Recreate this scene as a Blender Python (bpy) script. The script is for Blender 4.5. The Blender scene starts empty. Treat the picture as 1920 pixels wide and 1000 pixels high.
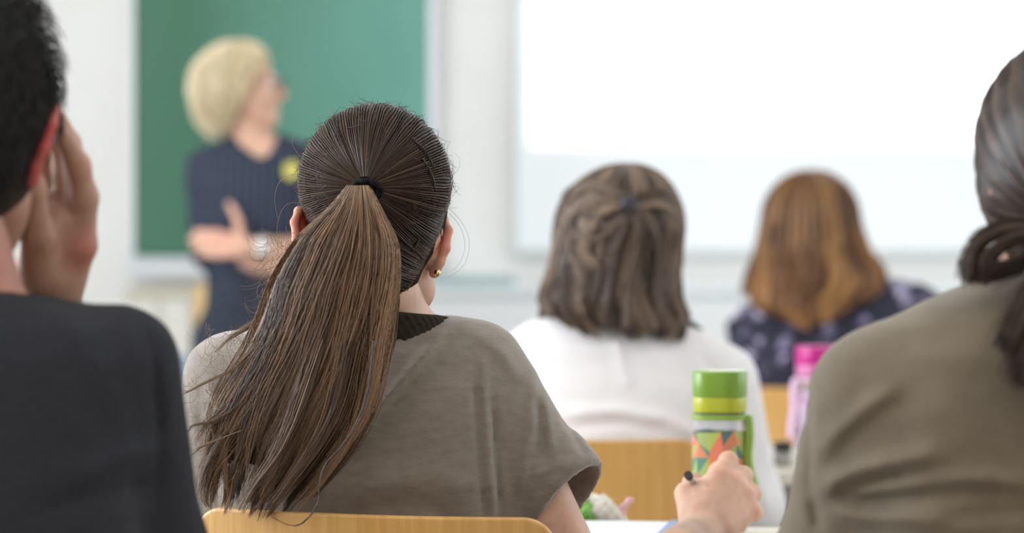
import bpy, math, random
import numpy as np
from mathutils import Vector, Matrix

random.seed(7); rng = np.random.default_rng(7)
scene = bpy.context.scene
COL = scene.collection
F = 1920 * 85 / 36.0            # focal length in pixels of the 1920 px frame
HC = 1.07                       # camera height

# ------------------------------------------------------------------ camera
cam_d = bpy.data.cameras.new('camera'); cam = bpy.data.objects.new('camera', cam_d); COL.objects.link(cam)
cam.location = (0, 0, HC); cam.rotation_euler = (math.pi/2, 0, 0)
cam_d.lens = 85; cam_d.sensor_width = 36; cam_d.clip_start = 0.05
cam_d.dof.use_dof = True; cam_d.dof.focus_distance = 2.66; cam_d.dof.aperture_fstop = 2.8
scene.camera = cam
scene.view_settings.view_transform = 'Standard'; scene.view_settings.look = 'None'
scene.view_settings.gamma = 1; scene.view_settings.use_curve_mapping = False
scene.view_settings.exposure = 0.10
try:
    scene.cycles.use_denoising = True
    scene.cycles.max_bounces = 8; scene.cycles.diffuse_bounces = 5; scene.cycles.sample_clamp_indirect = 6
except Exception: pass

# ------------------------------------------------------------------ world and lights
w = bpy.data.worlds.new('sky'); scene.world = w; w.use_nodes = True
w.node_tree.nodes['Background'].inputs[0].default_value = (0.75, 0.86, 1.0, 1)
w.node_tree.nodes['Background'].inputs[1].default_value = 1.5

def area(name, loc, rot, sx, sy, power, col):
    l = bpy.data.lights.new(name, 'AREA'); l.shape = 'RECTANGLE'; l.size = sx; l.size_y = sy
    l.energy = power; l.color = col
    o = bpy.data.objects.new(name, l); COL.objects.link(o); o.location = loc; o.rotation_euler = rot
    return o
WIN_Y = [0.5, 2.85, 5.3]
for wy, pw in zip(WIN_Y, (12, 112, 36)):                # daylight entering through the three windows of the left wall
    area('window_daylight', (-3.12, wy, 1.75), (0, -math.pi/2, 0), 1.5, 1.7, pw, (0.86, 0.93, 1.0))
for wy, pw in ((3.4, 20), (6.0, 14)):           # and the two of the right wall
    area('window_daylight', (3.32, wy, 1.75), (0, math.pi/2, 0), 1.5, 1.7, pw, (0.84, 0.95, 1.0))
ADDED_LAMPS = [(-1.3, 0.6), (1.3, 0.6), (-1.3, 3.4), (1.3, 3.4), (-1.3, 6.2), (1.3, 6.2)]
for lx, ly in ADDED_LAMPS:            # unseen ceiling lamps added for brightness, power balanced by row
    area('added_lamp_light', (lx, ly, 2.90), (0, 0, 0), 0.28, 1.3, {0.6: 12.5, 3.4: 5, 6.2: 6.5}[ly], (1.0, 0.93, 0.84))
# projector beam: a spot lamp whose light is masked to the projected rectangle
PJ = Vector((1.55, 4.9, 2.62)); WALL_Y = 8.0
pl = bpy.data.lights.new('projector_beam', 'SPOT'); pl.energy = 900; pl.color = (0.97, 0.99, 1.0)
pl.spot_size = math.radians(88); pl.spot_blend = 0.0; pl.shadow_soft_size = 0.02
po = bpy.data.objects.new('projector_beam', pl); COL.objects.link(po); po.location = PJ; po.rotation_euler = (math.pi/2, 0, 0)
pl.use_nodes = True; nt = pl.node_tree; em = nt.nodes['Emission']
tc = nt.nodes.new('ShaderNodeTexCoord'); sp = nt.nodes.new('ShaderNodeSeparateXYZ'); nt.links.new(tc.outputs['Normal'], sp.inputs[0])
def nmath(nt, op, a, b=None):
    n = nt.nodes.new('ShaderNodeMath'); n.operation = op
    for i, v in enumerate((a, b)):
        if v is None: continue
        if isinstance(v, (int, float)): n.inputs[i].default_value = v
        else: nt.links.new(v, n.inputs[i])
    return n.outputs[0]
zz = nmath(nt, 'ABSOLUTE', sp.outputs[2])
tx = nmath(nt, 'DIVIDE', sp.outputs[0], zz); tz = nmath(nt, 'DIVIDE', sp.outputs[1], zz)
dist = WALL_Y - 0.03 - PJ.y
X0 = (995 - 960) / F * (WALL_Y - 0.03); X1 = X0 + 2.05; Z0 = HC + (500 - 272) / F * (WALL_Y - 0.03); Z1 = 2.5
def inside(v, lo, hi):
    return nmath(nt, 'MULTIPLY', nmath(nt, 'GREATER_THAN', v, lo), nmath(nt, 'LESS_THAN', v, hi))
m = nmath(nt, 'MULTIPLY', inside(tx, (X0 - PJ.x) / dist, (X1 - PJ.x) / dist), inside(tz, (Z0 - PJ.z) / dist, (Z1 - PJ.z) / dist))
nt.links.new(m, em.inputs['Strength'])

# ------------------------------------------------------------------ helpers
def P(px, py, d):
    """The point of the room at distance d that stands at this place of the photograph."""
    return np.array([(px - 960) / F * d, d, HC - (py - 500) / F * d])

def mesh_np(name, V, Q, mat, parent=None, smooth=True, attrs=None, matidx=None):
    V = np.asarray(V, np.float32); Q = np.asarray(Q, np.int32)
    me = bpy.data.meshes.new(name)
    n = Q.shape[1]
    me.vertices.add(len(V)); me.vertices.foreach_set('co', V.ravel())
    me.loops.add(Q.size); me.loops.foreach_set('vertex_index', Q.ravel())
    me.polygons.add(len(Q)); me.polygons.foreach_set('loop_start', np.arange(0, Q.size, n, dtype=np.int32))
    me.polygons.foreach_set('loop_total', np.full(len(Q), n, np.int32))
    if matidx is not None: me.polygons.foreach_set('material_index', np.asarray(matidx, np.int32))
    me.update(calc_edges=True)
    me.polygons.foreach_set('use_smooth', np.full(len(Q), smooth))
    for k, a in (attrs or {}).items():
        at = me.attributes.new(k, 'FLOAT', 'POINT'); at.data.foreach_set('value', np.asarray(a, np.float32))
    o = bpy.data.objects.new(name, me); COL.objects.link(o)
    for mm in (mat if isinstance(mat, (list, tuple)) else [mat]): me.materials.append(mm)
    if parent is not None: attach(o, parent)
    return o

def wm(o):
    """world matrix from the chain of parents (no dependency graph needed)"""
    loc = Matrix.Translation(o.location) @ o.rotation_euler.to_matrix().to_4x4()
    return loc if o.parent is None else wm(o.parent) @ o.matrix_parent_inverse @ loc
def attach(o, parent):
    """parent a part that was modelled in room coordinates"""
    o.parent = parent; o.matrix_parent_inverse = wm(parent).inverted(); return o

def tag(o, label=None, cat=None, group=None, kind=None):
    if label: o['label'] = label
    if cat: o['category'] = cat
    if group: o['group'] = group
    if kind: o['kind'] = kind
    return o

def thing(name, label, cat, loc=(0, 0, 0), rz=0, group=None):
    o = bpy.data.objects.new(name, None); COL.objects.link(o)
    o.empty_display_size = 0.05
    o.location = loc; o.rotation_euler = (0, 0, rz)
    return tag(o, label, cat, group)

# world-space children: parts are modelled in room coordinates and given the inverse of the parent's transform
def part(name, V, Q, mat, parent, **kw): return mesh_np(name, V, Q, mat, parent, **kw)

class Mb:
    """Collects boxes, tubes and lathes into one mesh."""
    def __init__(s): s.v = []; s.f = []; s.m = []
    def add(s, vs, fs, mi=0):
        b = len(s.v); s.v += [tuple(map(float, p)) for p in vs]; s.f += [tuple(i + b for i in q) for q in fs]; s.m += [mi] * len(fs); return s
    def box(s, lo, hi, mi=0):
        x0, y0, z0 = lo; x1, y1, z1 = hi
        vs = [(x0,y0,z0),(x1,y0,z0),(x1,y1,z0),(x0,y1,z0),(x0,y0,z1),(x1,y0,z1),(x1,y1,z1),(x0,y1,z1)]
        return s.add(vs, [(0,3,2,1),(4,5,6,7),(0,1,5,4),(1,2,6,5),(2,3,7,6),(3,0,4,7)], mi)
    def tube(s, pts, r, n=10, mi=0, closed=False, flat=1.0):
        pts = [Vector(p) for p in pts]; k = len(pts); rr = r if isinstance(r, (list, tuple)) else [r] * k
        vs = []; prev = None
        for i, p in enumerate(pts):
            a = pts[(i - 1) % k] if (i > 0 or closed) else p; b = pts[(i + 1) % k] if (i < k - 1 or closed) else p
            t = (b - a).normalized()
            if prev is None:
                u = t.cross(Vector((0, 0, 1)));
                if u.length < 0.1: u = t.cross(Vector((1, 0, 0)))
            else: u = prev - t * prev.dot(t)
            u.normalize(); prev = u; v = t.cross(u)
            for j in range(n):
                a_ = 2 * math.pi * j / n; vs.append(p + (u * math.cos(a_) + v * math.sin(a_) * flat) * rr[i])
        fs = []
        for i in range(k if closed else k - 1):
            for j in range(n):
                a0 = i * n + j; a1 = i * n + (j + 1) % n; b0 = ((i + 1) % k) * n + j; b1 = ((i + 1) % k) * n + (j + 1) % n
                fs.append((a0, a1, b1, b0))
        if not closed: fs += [tuple(range(n - 1, -1, -1)), tuple(range((k - 1) * n, k * n))]
        return s.add(vs, fs, mi)
    def lathe(s, prof, c=(0, 0, 0), n=40, mi=0, power=2.0):
        vs = []; k = len(prof)
        for (r, z) in prof:
            for j in range(n):
                a = 2 * math.pi * j / n; ca, sa = math.cos(a), math.sin(a)
                q = (abs(ca) ** power + abs(sa) ** power) ** (-1.0 / power)
                vs.append((c[0] + r * ca * q, c[1] + r * sa * q, c[2] + z))
        fs = [(i * n + j, i * n + (j + 1) % n, (i + 1) * n + (j + 1) % n, (i + 1) * n + j) for i in range(k - 1) for j in range(n)]
        if prof[0][0] > 1e-5: fs.append(tuple(range(n - 1, -1, -1)))
        if prof[-1][0] > 1e-5: fs.append(tuple(range((k - 1) * n, k * n)))
        return s.add(vs, fs, mi)
    def build(s, name, mat, parent=None, smooth=False, bevel=0, local=True):
        me = bpy.data.meshes.new(name); me.from_pydata(s.v, [], s.f)
        for mm in (mat if isinstance(mat, (list, tuple)) else [mat]): me.materials.append(mm)
        me.polygons.foreach_set('material_index', s.m); me.update()
        o = bpy.data.objects.new(name, me); COL.objects.link(o)
        if parent is not None:
            o.parent = parent
            if not local: attach(o, parent)
        if smooth: me.polygons.foreach_set('use_smooth', [True] * len(me.polygons))
        if bevel:
            b = o.modifiers.new('bevel', 'BEVEL'); b.width = bevel; b.segments = 3; b.limit_method = 'ANGLE'; b.angle_limit = 0.7
        return o

# ---- implicit surfaces
def seg(a, b, ra, rb=None, flat=None):
    a = np.asarray(a, np.float32); b = np.asarray(b, np.float32); rb = ra if rb is None else rb
    ba = b - a; L = float(ba @ ba) + 1e-9
    def f(X, Y, Z):
        px, py, pz = X - a[0], Y - a[1], Z - a[2]
        h = np.clip((px * ba[0] + py * ba[1] + pz * ba[2]) / L, 0, 1)
        dx, dy, dz = px - ba[0] * h, py - ba[1] * h, pz - ba[2] * h
        return np.sqrt(dx * dx + dy * dy + dz * dz) - (ra + (rb - ra) * h)
    f.box = (np.minimum(a - ra, b - rb), np.maximum(a + ra, b + rb)); return f
def rotm(yaw=0, pitch=0, roll=0):
    """yaw turns left, pitch nods down, roll leans the head to its right (degrees)."""
    return np.array(Matrix.Rotation(math.radians(yaw), 3, 'Z') @ Matrix.Rotation(-math.radians(pitch), 3, 'X') @ Matrix.Rotation(math.radians(roll), 3, 'Y'), np.float32)
def ell(c, r, R=None):
    c = np.asarray(c, np.float32); r = np.asarray(r, np.float32); Rm = np.eye(3, dtype=np.float32) if R is None else np.asarray(R, np.float32)
    def f(X, Y, Z):
        x, y, z = X - c[0], Y - c[1], Z - c[2]
        if R is not None:
            x, y, z = (x * Rm[0, 0] + y * Rm[1, 0] + z * Rm[2, 0], x * Rm[0, 1] + y * Rm[1, 1] + z * Rm[2, 1], x * Rm[0, 2] + y * Rm[1, 2] + z * Rm[2, 2])
        k0 = np.sqrt((x / r[0]) ** 2 + (y / r[1]) ** 2 + (z / r[2]) ** 2)
        k1 = np.sqrt((x / r[0] ** 2) ** 2 + (y / r[1] ** 2) ** 2 + (z / r[2] ** 2) ** 2) + 1e-6
        return k0 * (k0 - 1) / k1
    m_ = np.full(3, max(r)); f.box = (c - m_, c + m_); return f
def loft(rows, n=2.4):
    """rows of (z, cx, cy, rx, ry), any order"""
    A = np.array(sorted(rows), np.float32)
    def f(X, Y, Z):
        g = lambda k: np.interp(Z, A[:, 0], A[:, k]).astype(np.float32)
        rx, ry = g(3), g(4)
        q = ((np.abs(X - g(1)) / rx) ** n + (np.abs(Y - g(2)) / ry) ** n) ** (1.0 / n)
        d = (q - 1) * np.minimum(rx, ry)
        return np.maximum(np.maximum(d, Z - A[-1, 0]), A[0, 0] - Z)
    f.box = (np.array([(A[:, 1] - A[:, 3]).min(), (A[:, 2] - A[:, 4]).min(), A[0, 0]]), np.array([(A[:, 1] + A[:, 3]).max(), (A[:, 2] + A[:, 4]).max(), A[-1, 0]])); return f
def smin(a, b, k):
    h = np.clip(0.5 + 0.5 * (b - a) / k, 0, 1); return b + (a - b) * h - k * h * (1 - h)
def union(fs, k=0.02):
    def f(X, Y, Z):
        r = None
        for g in fs:
            d = g(X, Y, Z); r = d if r is None else smin(r, d, k)
        return r
    f.box = (np.min([g.box[0] for g in fs], 0), np.max([g.box[1] for g in fs], 0)); return f
def sub(a, b, k=0.004):
    def f(X, Y, Z): return -smin(-a(X, Y, Z), b(X, Y, Z), k)
    f.box = a.box; return f
def inflate(a, r):
    def f(X, Y, Z): return a(X, Y, Z) - r
    f.box = (a.box[0] - abs(r), a.box[1] + abs(r)); return f
def cut(a, p, nrm, k=0.002):
    """keep the side the normal points away from"""
    p = np.asarray(p); nrm = np.asarray(nrm, float); nrm = nrm / np.linalg.norm(nrm)
    def f(X, Y, Z):
        pl_ = (X - p[0]) * nrm[0] + (Y - p[1]) * nrm[1] + (Z - p[2]) * nrm[2]
        return -smin(-a(X, Y, Z), -(pl_ + 0 * X), k)
    f.box = a.box; return f
def displace(a, off):
    def f(X, Y, Z): return a(X, Y, Z) - off(X, Y, Z)
    f.box = (a.box[0] - 0.02, a.box[1] + 0.02); return f

def surface(f, h=0.005, box=None, pad=0.015, smooth=2):
    lo, hi = box if box is not None else f.box
    lo = np.asarray(lo, np.float32) - pad; hi = np.asarray(hi, np.float32) + pad
    ax = [np.arange(lo[i], hi[i] + h, h, dtype=np.float32) for i in range(3)]
    X, Y, Z = np.meshgrid(*ax, indexing='ij', sparse=True)
    D = (f(X, Y, Z) + 0 * X + 0 * Y + 0 * Z).astype(np.float32)
    D[0] = D[-1] = 1; D[:, 0] = D[:, -1] = 1; D[:, :, 0] = D[:, :, -1] = 1
    S = D < 0; n = np.array(D.shape) - 1
    c = [(i, j, k) for i in (0, 1) for j in (0, 1) for k in (0, 1)]
    sl = lambda A, o: A[o[0]:o[0] + n[0], o[1]:o[1] + n[1], o[2]:o[2] + n[2]]
    cnt = np.zeros(n, np.int8)
    for o in c: cnt += sl(S, o)
    act = (cnt > 0) & (cnt < 8); idx = np.argwhere(act)
    acc = np.zeros((len(idx), 3), np.float32); w_ = np.zeros(len(idx), np.float32)
    vals = {o: D[idx[:, 0] + o[0], idx[:, 1] + o[1], idx[:, 2] + o[2]] for o in c}
    for o in c:
        for a in range(3):
            if o[a] == 0:
                q = list(o); q[a] = 1; q = tuple(q); v0, v1 = vals[o], vals[q]; m_ = (v0 < 0) != (v1 < 0)
                t = np.where(m_, v0 / np.where(m_, v0 - v1, 1), 0); p = np.tile(np.array(o, np.float32), (len(idx), 1)); p[:, a] += t
                acc[m_] += p[m_]; w_[m_] += 1
    V = (idx + acc / w_[:, None]) * h + np.array([a_[0] for a_ in ax])
    num = np.full(n, -1, np.int64); num[act] = np.arange(len(idx))
    Q = []
    for a in range(3):
        b_, c_ = (a + 1) % 3, (a + 2) % 3
        s0 = [slice(None)] * 3; s1 = [slice(None)] * 3; s0[a] = slice(0, -1); s1[a] = slice(1, None)
        ch = S[tuple(s0)] != S[tuple(s1)]; e = np.argwhere(ch)
        e = e[(e[:, b_] > 0) & (e[:, c_] > 0) & (e[:, b_] < n[b_]) & (e[:, c_] < n[c_]) & (e[:, a] < n[a])]
        flip = S[e[:, 0], e[:, 1], e[:, 2]]
        quad = []
        for db, dc in ((-1, -1), (0, -1), (0, 0), (-1, 0)):
            g = e.copy(); g[:, b_] += db; g[:, c_] += dc; quad.append(num[g[:, 0], g[:, 1], g[:, 2]])
        q = np.stack(quad, 1); q[~flip] = q[~flip][:, ::-1]; Q.append(q)
    Q = np.concatenate(Q); Q = Q[(Q >= 0).all(1)]
    E = np.concatenate([Q[:, [0, 1]], Q[:, [1, 2]], Q[:, [2, 3]], Q[:, [3, 0]]])
    for _ in range(smooth):
        sm = np.zeros_like(V); ct = np.zeros(len(V))
        for k in range(3): sm[:, k] = np.bincount(E[:, 0], V[E[:, 1], k], len(V)) + np.bincount(E[:, 1], V[E[:, 0], k], len(V))
        ct = np.bincount(E[:, 0], minlength=len(V)) + np.bincount(E[:, 1], minlength=len(V))
        V = V * 0.4 + 0.6 * sm / np.maximum(ct, 1)[:, None]
    return V, Q
def merge(parts):
    Vs, Qs, b = [], [], 0
    for V, Q in parts: Vs.append(V); Qs.append(Q + b); b += len(V)
    return np.concatenate(Vs), np.concatenate(Qs)

def snoise(x, seed=0, oct=3):
    """smooth 1-D noise of an array, -1..1"""
    r = np.zeros_like(np.asarray(x, float))
    g = np.random.default_rng(seed)
    for o in range(oct):
        for _ in range(3):
            r = r + np.sin(x * (2 ** o) * g.uniform(0.6, 1.6) + g.uniform(0, 6.28)) / (3 * 1.6 ** o)
    return r

def strands(name, pts, rad, mat, parent, tone=None, taper=0.35):
    """pts (N,K,3): one thin three-sided tube each, in one mesh with a per-strand tone"""
    pts = np.asarray(pts, np.float32); N, K, _ = pts.shape
    T = np.gradient(pts, axis=1); T /= np.linalg.norm(T, axis=2, keepdims=True) + 1e-9
    ref = np.zeros_like(T); ref[..., 1] = 1.0; ref[..., 0] = 0.13
    U = np.cross(T, ref); U /= np.linalg.norm(U, axis=2, keepdims=True) + 1e-9; W = np.cross(T, U)
    rad = np.broadcast_to(np.asarray(rad, np.float32).reshape(-1, 1), (N, K)) * np.linspace(1, taper, K)[None]
    ring = [pts + (U * math.cos(a) + W * math.sin(a)) * rad[..., None] for a in (0.5, 2.594, 4.689)]
    V = np.stack(ring, 2).reshape(-1, 3)
    base = (np.arange(N)[:, None] * K + np.arange(K - 1)[None]).reshape(-1) * 3
    Q = np.concatenate([np.stack([base + j, base + (j + 1) % 3, base + 3 + (j + 1) % 3, base + 3 + j], 1) for j in range(3)])
    tone = rng.uniform(0, 1, N) if tone is None else tone
    along = np.broadcast_to(np.linspace(0, 1, K)[None, :, None], (N, K, 3)).reshape(-1)
    o = mesh_np(name, V, Q, mat, parent, attrs={'tone': np.repeat(tone, K * 3), 'along': along})
    o['kind'] = 'stuff'; return o

def spline(ctrl, K, t0=0.0, t1=1.0):
    """Catmull-Rom through the control points, K samples"""
    c = np.asarray(ctrl, float); n = len(c); t = np.linspace(t0, t1, K) * (n - 1)
    i = np.clip(t.astype(int), 0, n - 2); u = (t - i)[:, None]
    p = lambda k: c[np.clip(i + k, 0, n - 1)]
    return 0.5 * (2 * p(0) + (p(1) - p(-1)) * u + (2 * p(-1) - 5 * p(0) + 4 * p(1) - p(2)) * u ** 2 + (3 * p(0) - p(-1) - 3 * p(1) + p(2)) * u ** 3)

# ------------------------------------------------------------------ materials
def mat(name, col, rough=0.5, spec=0.5, **kw):
    m_ = bpy.data.materials.new(name); m_.use_nodes = True; b = m_.node_tree.nodes['Principled BSDF']
    b.inputs['Base Color'].default_value = (*col, 1); b.inputs['Roughness'].default_value = rough
    b.inputs['Specular IOR Level'].default_value = spec
    for k, v in kw.items(): b.inputs[k.replace('_', ' ')].default_value = v
    return m_
def N_(m_, t, **kw):
    n = m_.node_tree.nodes.new(t)
    for k, v in kw.items(): setattr(n, k, v)
    return n
def coords(m_, scale=(1, 1, 1)):
    c = N_(m_, 'ShaderNodeTexCoord'); mp = N_(m_, 'ShaderNodeMapping'); mp.inputs['Scale'].default_value = scale
    m_.node_tree.links.new(c.outputs['Object'], mp.inputs[0]); return mp.outputs[0]
def noise_mix(m_, c0, c1, scale=20, stretch=(1, 1, 1), detail=4, lo=0.35, hi=0.65, bump=0.0, bscale=None, dist=0.002):
    L = m_.node_tree.links; b = m_.node_tree.nodes['Principled BSDF']
    n = N_(m_, 'ShaderNodeTexNoise'); n.inputs['Scale'].default_value = scale; n.inputs['Detail'].default_value = detail
    L.new(coords(m_, stretch), n.inputs['Vector'])
    r = N_(m_, 'ShaderNodeValToRGB'); r.color_ramp.elements[0].position = lo; r.color_ramp.elements[1].position = hi
    r.color_ramp.elements[0].color = (*c0, 1); r.color_ramp.elements[1].color = (*c1, 1)
    L.new(n.outputs[0], r.inputs[0]); L.new(r.outputs[0], b.inputs['Base Color'])
    if bump:
        n2 = N_(m_, 'ShaderNodeTexNoise'); n2.inputs['Scale'].default_value = bscale or scale * 4; n2.inputs['Detail'].default_value = 3
        L.new(coords(m_, stretch), n2.inputs['Vector'])
        bm_ = N_(m_, 'ShaderNodeBump'); bm_.inputs['Strength'].default_value = bump; bm_.inputs['Distance'].default_value = dist
        L.new(n2.outputs[0], bm_.inputs['Height']); L.new(bm_.outputs[0], b.inputs['Normal'])
    return m_
def hair_mat(name, ramp, rough=0.42, spec=0.5, tip=None):
    m_ = mat(name, ramp[0][1], rough, spec); L = m_.node_tree.links; b = m_.node_tree.nodes['Principled BSDF']
    a = N_(m_, 'ShaderNodeAttribute', attribute_name='tone'); r = N_(m_, 'ShaderNodeValToRGB')
    while len(r.color_ramp.elements) < len(ramp): r.color_ramp.elements.new(0.5)
    for e, (p_, c_) in zip(r.color_ramp.elements, ramp): e.position = p_; e.color = (*c_, 1)
    L.new(a.outputs['Fac'], r.inputs[0]); L.new(r.outputs[0], b.inputs['Base Color'])
    if tip:
        al = N_(m_, 'ShaderNodeAttribute', attribute_name='along'); mx = N_(m_, 'ShaderNodeMixRGB'); mx.blend_type = 'MULTIPLY'
        r2 = N_(m_, 'ShaderNodeValToRGB'); r2.color_ramp.elements[0].color = (*tip[0], 1); r2.color_ramp.elements[1].color = (*tip[1], 1)
        L.new(al.outputs['Fac'], r2.inputs[0]); mx.inputs[0].default_value = 1; L.new(r.outputs[0], mx.inputs[1]); L.new(r2.outputs[0], mx.inputs[2]); L.new(mx.outputs[0], b.inputs['Base Color'])
    return m_
def skin_mat(name, col, blush=(0.75, 0.22, 0.14), sss=0.25):
    m_ = mat(name, col, 0.48, 0.45); L = m_.node_tree.links; b = m_.node_tree.nodes['Principled BSDF']
    n = N_(m_, 'ShaderNodeTexNoise'); n.inputs['Scale'].default_value = 45; n.inputs['Detail'].default_value = 4; L.new(coords(m_), n.inputs['Vector'])
    r = N_(m_, 'ShaderNodeValToRGB'); r.color_ramp.elements[0].position = 0.3; r.color_ramp.elements[1].position = 0.7
    r.color_ramp.elements[0].color = (*[c * 0.86 for c in col], 1); r.color_ramp.elements[1].color = (*[min(1, c * 1.08) for c in col], 1)
    L.new(n.outputs[0], r.inputs[0])
    a = N_(m_, 'ShaderNodeAttribute', attribute_name='blush'); mx = N_(m_, 'ShaderNodeMixRGB'); mx.inputs[2].default_value = (*blush, 1)
    L.new(a.outputs['Fac'], mx.inputs[0]); L.new(r.outputs[0], mx.inputs[1]); L.new(mx.outputs[0], b.inputs['Base Color'])
    b.inputs['Subsurface Weight'].default_value = sss; b.inputs['Subsurface Radius'].default_value = (1, 0.3, 0.15); b.inputs['Subsurface Scale'].default_value = 0.012
    n2 = N_(m_, 'ShaderNodeTexNoise'); n2.inputs['Scale'].default_value = 260; L.new(coords(m_), n2.inputs['Vector'])
    bm_ = N_(m_, 'ShaderNodeBump'); bm_.inputs['Strength'].default_value = 0.15; bm_.inputs['Distance'].default_value = 0.001
    L.new(n2.outputs[0], bm_.inputs['Height']); L.new(bm_.outputs[0], b.inputs['Normal'])
    return m_
M = {}
M['wall'] = noise_mix(mat('painted wall', (0.80, 0.785, 0.76), 0.85, 0.2), (0.79, 0.775, 0.75), (0.82, 0.805, 0.78), 3, bump=0.05, bscale=90)
M['floor'] = noise_mix(mat('grey linoleum', (0.45, 0.43, 0.40), 0.4), (0.42, 0.40, 0.37), (0.5, 0.48, 0.45), 6)
M['ceiling'] = mat('ceiling paint', (0.85, 0.85, 0.84), 0.9)
M['white'] = mat('white lacquer', (0.82, 0.83, 0.84), 0.4)
M['greypaint'] = mat('light grey tray', (0.62, 0.64, 0.66), 0.4)
M['screen'] = mat('projection surface', (0.90, 0.92, 0.94), 0.7, 0.2)
M['cabinet'] = mat('cream cabinet front', (0.72, 0.69, 0.62), 0.6)
M['wood'] = noise_mix(mat('beech plywood', (0.62, 0.36, 0.12), 0.38, 0.5), (0.58, 0.30, 0.08), (0.70, 0.395, 0.125), 9, (14, 14, 1.0), 5, 0.3, 0.75)
M['wood2'] = noise_mix(mat('yellow wood', (0.75, 0.5, 0.2), 0.45), (0.70, 0.45, 0.16), (0.80, 0.56, 0.25), 9, (12, 12, 1), 4)
M['woodedge'] = mat('plywood edge', (0.72, 0.47, 0.2), 0.4)
M['metal'] = mat('grey tube metal', (0.25, 0.26, 0.28), 0.35, Metallic=0.8)
M['desk'] = noise_mix(mat('desk laminate', (0.75, 0.7, 0.6), 0.4), (0.72, 0.66, 0.55), (0.80, 0.75, 0.65), 14, (1, 10, 1))
M['black'] = mat('black', (0.012, 0.011, 0.011), 0.4)
# chalkboard: green, with its light sheen painted into the colour, stronger towards the screen
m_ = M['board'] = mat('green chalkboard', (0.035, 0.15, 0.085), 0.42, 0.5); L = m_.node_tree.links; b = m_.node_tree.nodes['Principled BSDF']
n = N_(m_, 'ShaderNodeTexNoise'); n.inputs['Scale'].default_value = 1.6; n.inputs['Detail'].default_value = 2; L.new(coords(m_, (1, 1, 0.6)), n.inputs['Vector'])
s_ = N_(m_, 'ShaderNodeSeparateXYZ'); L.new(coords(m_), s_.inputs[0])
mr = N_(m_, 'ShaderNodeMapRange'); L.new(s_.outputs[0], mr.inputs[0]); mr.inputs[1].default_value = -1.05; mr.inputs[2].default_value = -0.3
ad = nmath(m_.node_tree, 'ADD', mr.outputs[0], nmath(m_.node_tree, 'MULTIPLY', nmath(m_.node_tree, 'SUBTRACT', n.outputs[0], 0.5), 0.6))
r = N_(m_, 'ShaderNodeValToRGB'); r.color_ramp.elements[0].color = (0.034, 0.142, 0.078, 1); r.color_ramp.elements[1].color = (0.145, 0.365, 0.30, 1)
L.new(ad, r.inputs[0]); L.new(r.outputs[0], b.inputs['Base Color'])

# ------------------------------------------------------------------ the room
XL, XR, YB, ZC = -3.2, 3.4, -2.2, 3.0
Mb().box((XL - .2, YB - .2, -.1), (XR + .2, WALL_Y + .2, 0)).build('floor', M['floor'])['kind'] = 'structure'
Mb().box((XL - .2, YB - .2, ZC), (XR + .2, WALL_Y + .2, ZC + .1)).build('ceiling', M['ceiling'])['kind'] = 'structure'
Mb().box((XL - .2, WALL_Y, 0), (XR + .2, WALL_Y + .2, ZC)).build('wall_front', M['wall'])['kind'] = 'structure'
Mb().box((XL - .2, YB - .2, 0), (XR + .2, YB, ZC)).build('wall_back', M['wall'])['kind'] = 'structure'
def side_wall(name, x0, x1, ys):
    m = Mb(); m.box((x0, YB, 0), (x1, WALL_Y, 0.98)); m.box((x0, YB, 2.52), (x1, WALL_Y, ZC))
    e = [YB]
    for y in ys: e += [y - .87, y + .87]
    e.append(WALL_Y)
    for i in range(0, len(e), 2): m.box((x0, e[i], 0.98), (x1, e[i + 1], 2.52))
    m.build(name, M['wall'])['kind'] = 'structure'
side_wall('wall_left', XL - .2, XL, WIN_Y); side_wall('wall_right', XR, XR + .2, (3.4, 6.0))
glass = mat('window glass', (1, 1, 1), 0.02, Transmission_Weight=1.0)
def window(nm, x, y):
    m = Mb()
    for a, b_ in (((y - .87, .98), (y + .87, 1.04)), ((y - .87, 2.46), (y + .87, 2.52)), ((y - .87, 1.04), (y - .81, 2.46)), ((y + .81, 1.04), (y + .87, 2.46)), ((y - .03, 1.04), (y + .03, 2.46))):
        m.box((x - .03, a[0], a[1]), (x + .03, b_[0], b_[1]))
    f = m.build(nm, M['white']); f['kind'] = 'structure'
    Mb().box((x - .004, y - .81, 1.04), (x + .004, y + .81, 2.46)).build('pane', glass, f)
for i, y in enumerate(WIN_Y): window('window_%d' % (i + 1), XL - .12, y)
for i, y in enumerate((3.4, 6.0)): window('window_%d' % (i + 4), XR + .12, y)
m = Mb(); m.box((XL, WALL_Y - .015, 0), (XR, WALL_Y, .08)); m.build('baseboard_front', M['greypaint'])['kind'] = 'structure'

# chalkboard on the front wall
YW = WALL_Y
bx0, bx1 = P(252, 0, YW - .05)[0], P(803, 0, YW - .05)[0]; bz0 = P(0, 480, YW - .05)[2]
t = thing('chalkboard', 'green chalkboard behind the standing blond person', 'chalkboard', ((bx0 + bx1) / 2, YW, bz0))
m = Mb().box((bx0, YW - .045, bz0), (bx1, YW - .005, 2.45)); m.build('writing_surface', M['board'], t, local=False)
m = Mb(); fw = .028
m.box((bx0 - fw * .3, YW - .055, bz0 - .02), (bx0, YW - .002, 2.48)); m.box((bx1, YW - .055, bz0 - .02), (bx1 + fw, YW - .002, 2.48))
m.box((bx0 - fw * .3, YW - .055, 2.45), (bx1 + fw, YW - .002, 2.48))
m.build('frame', mat('board frame', (0.78, 0.79, 0.84), 0.35), t, local=False, bevel=.003)
m = Mb(); m.box((bx0 - .02, YW - .10, bz0 - .075), (bx1 + .02, YW - .002, bz0 - .02)); m.box((bx0 - .02, YW - .10, bz0 - .02), (bx1 + .02, YW - .092, bz0 - .004))
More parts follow.
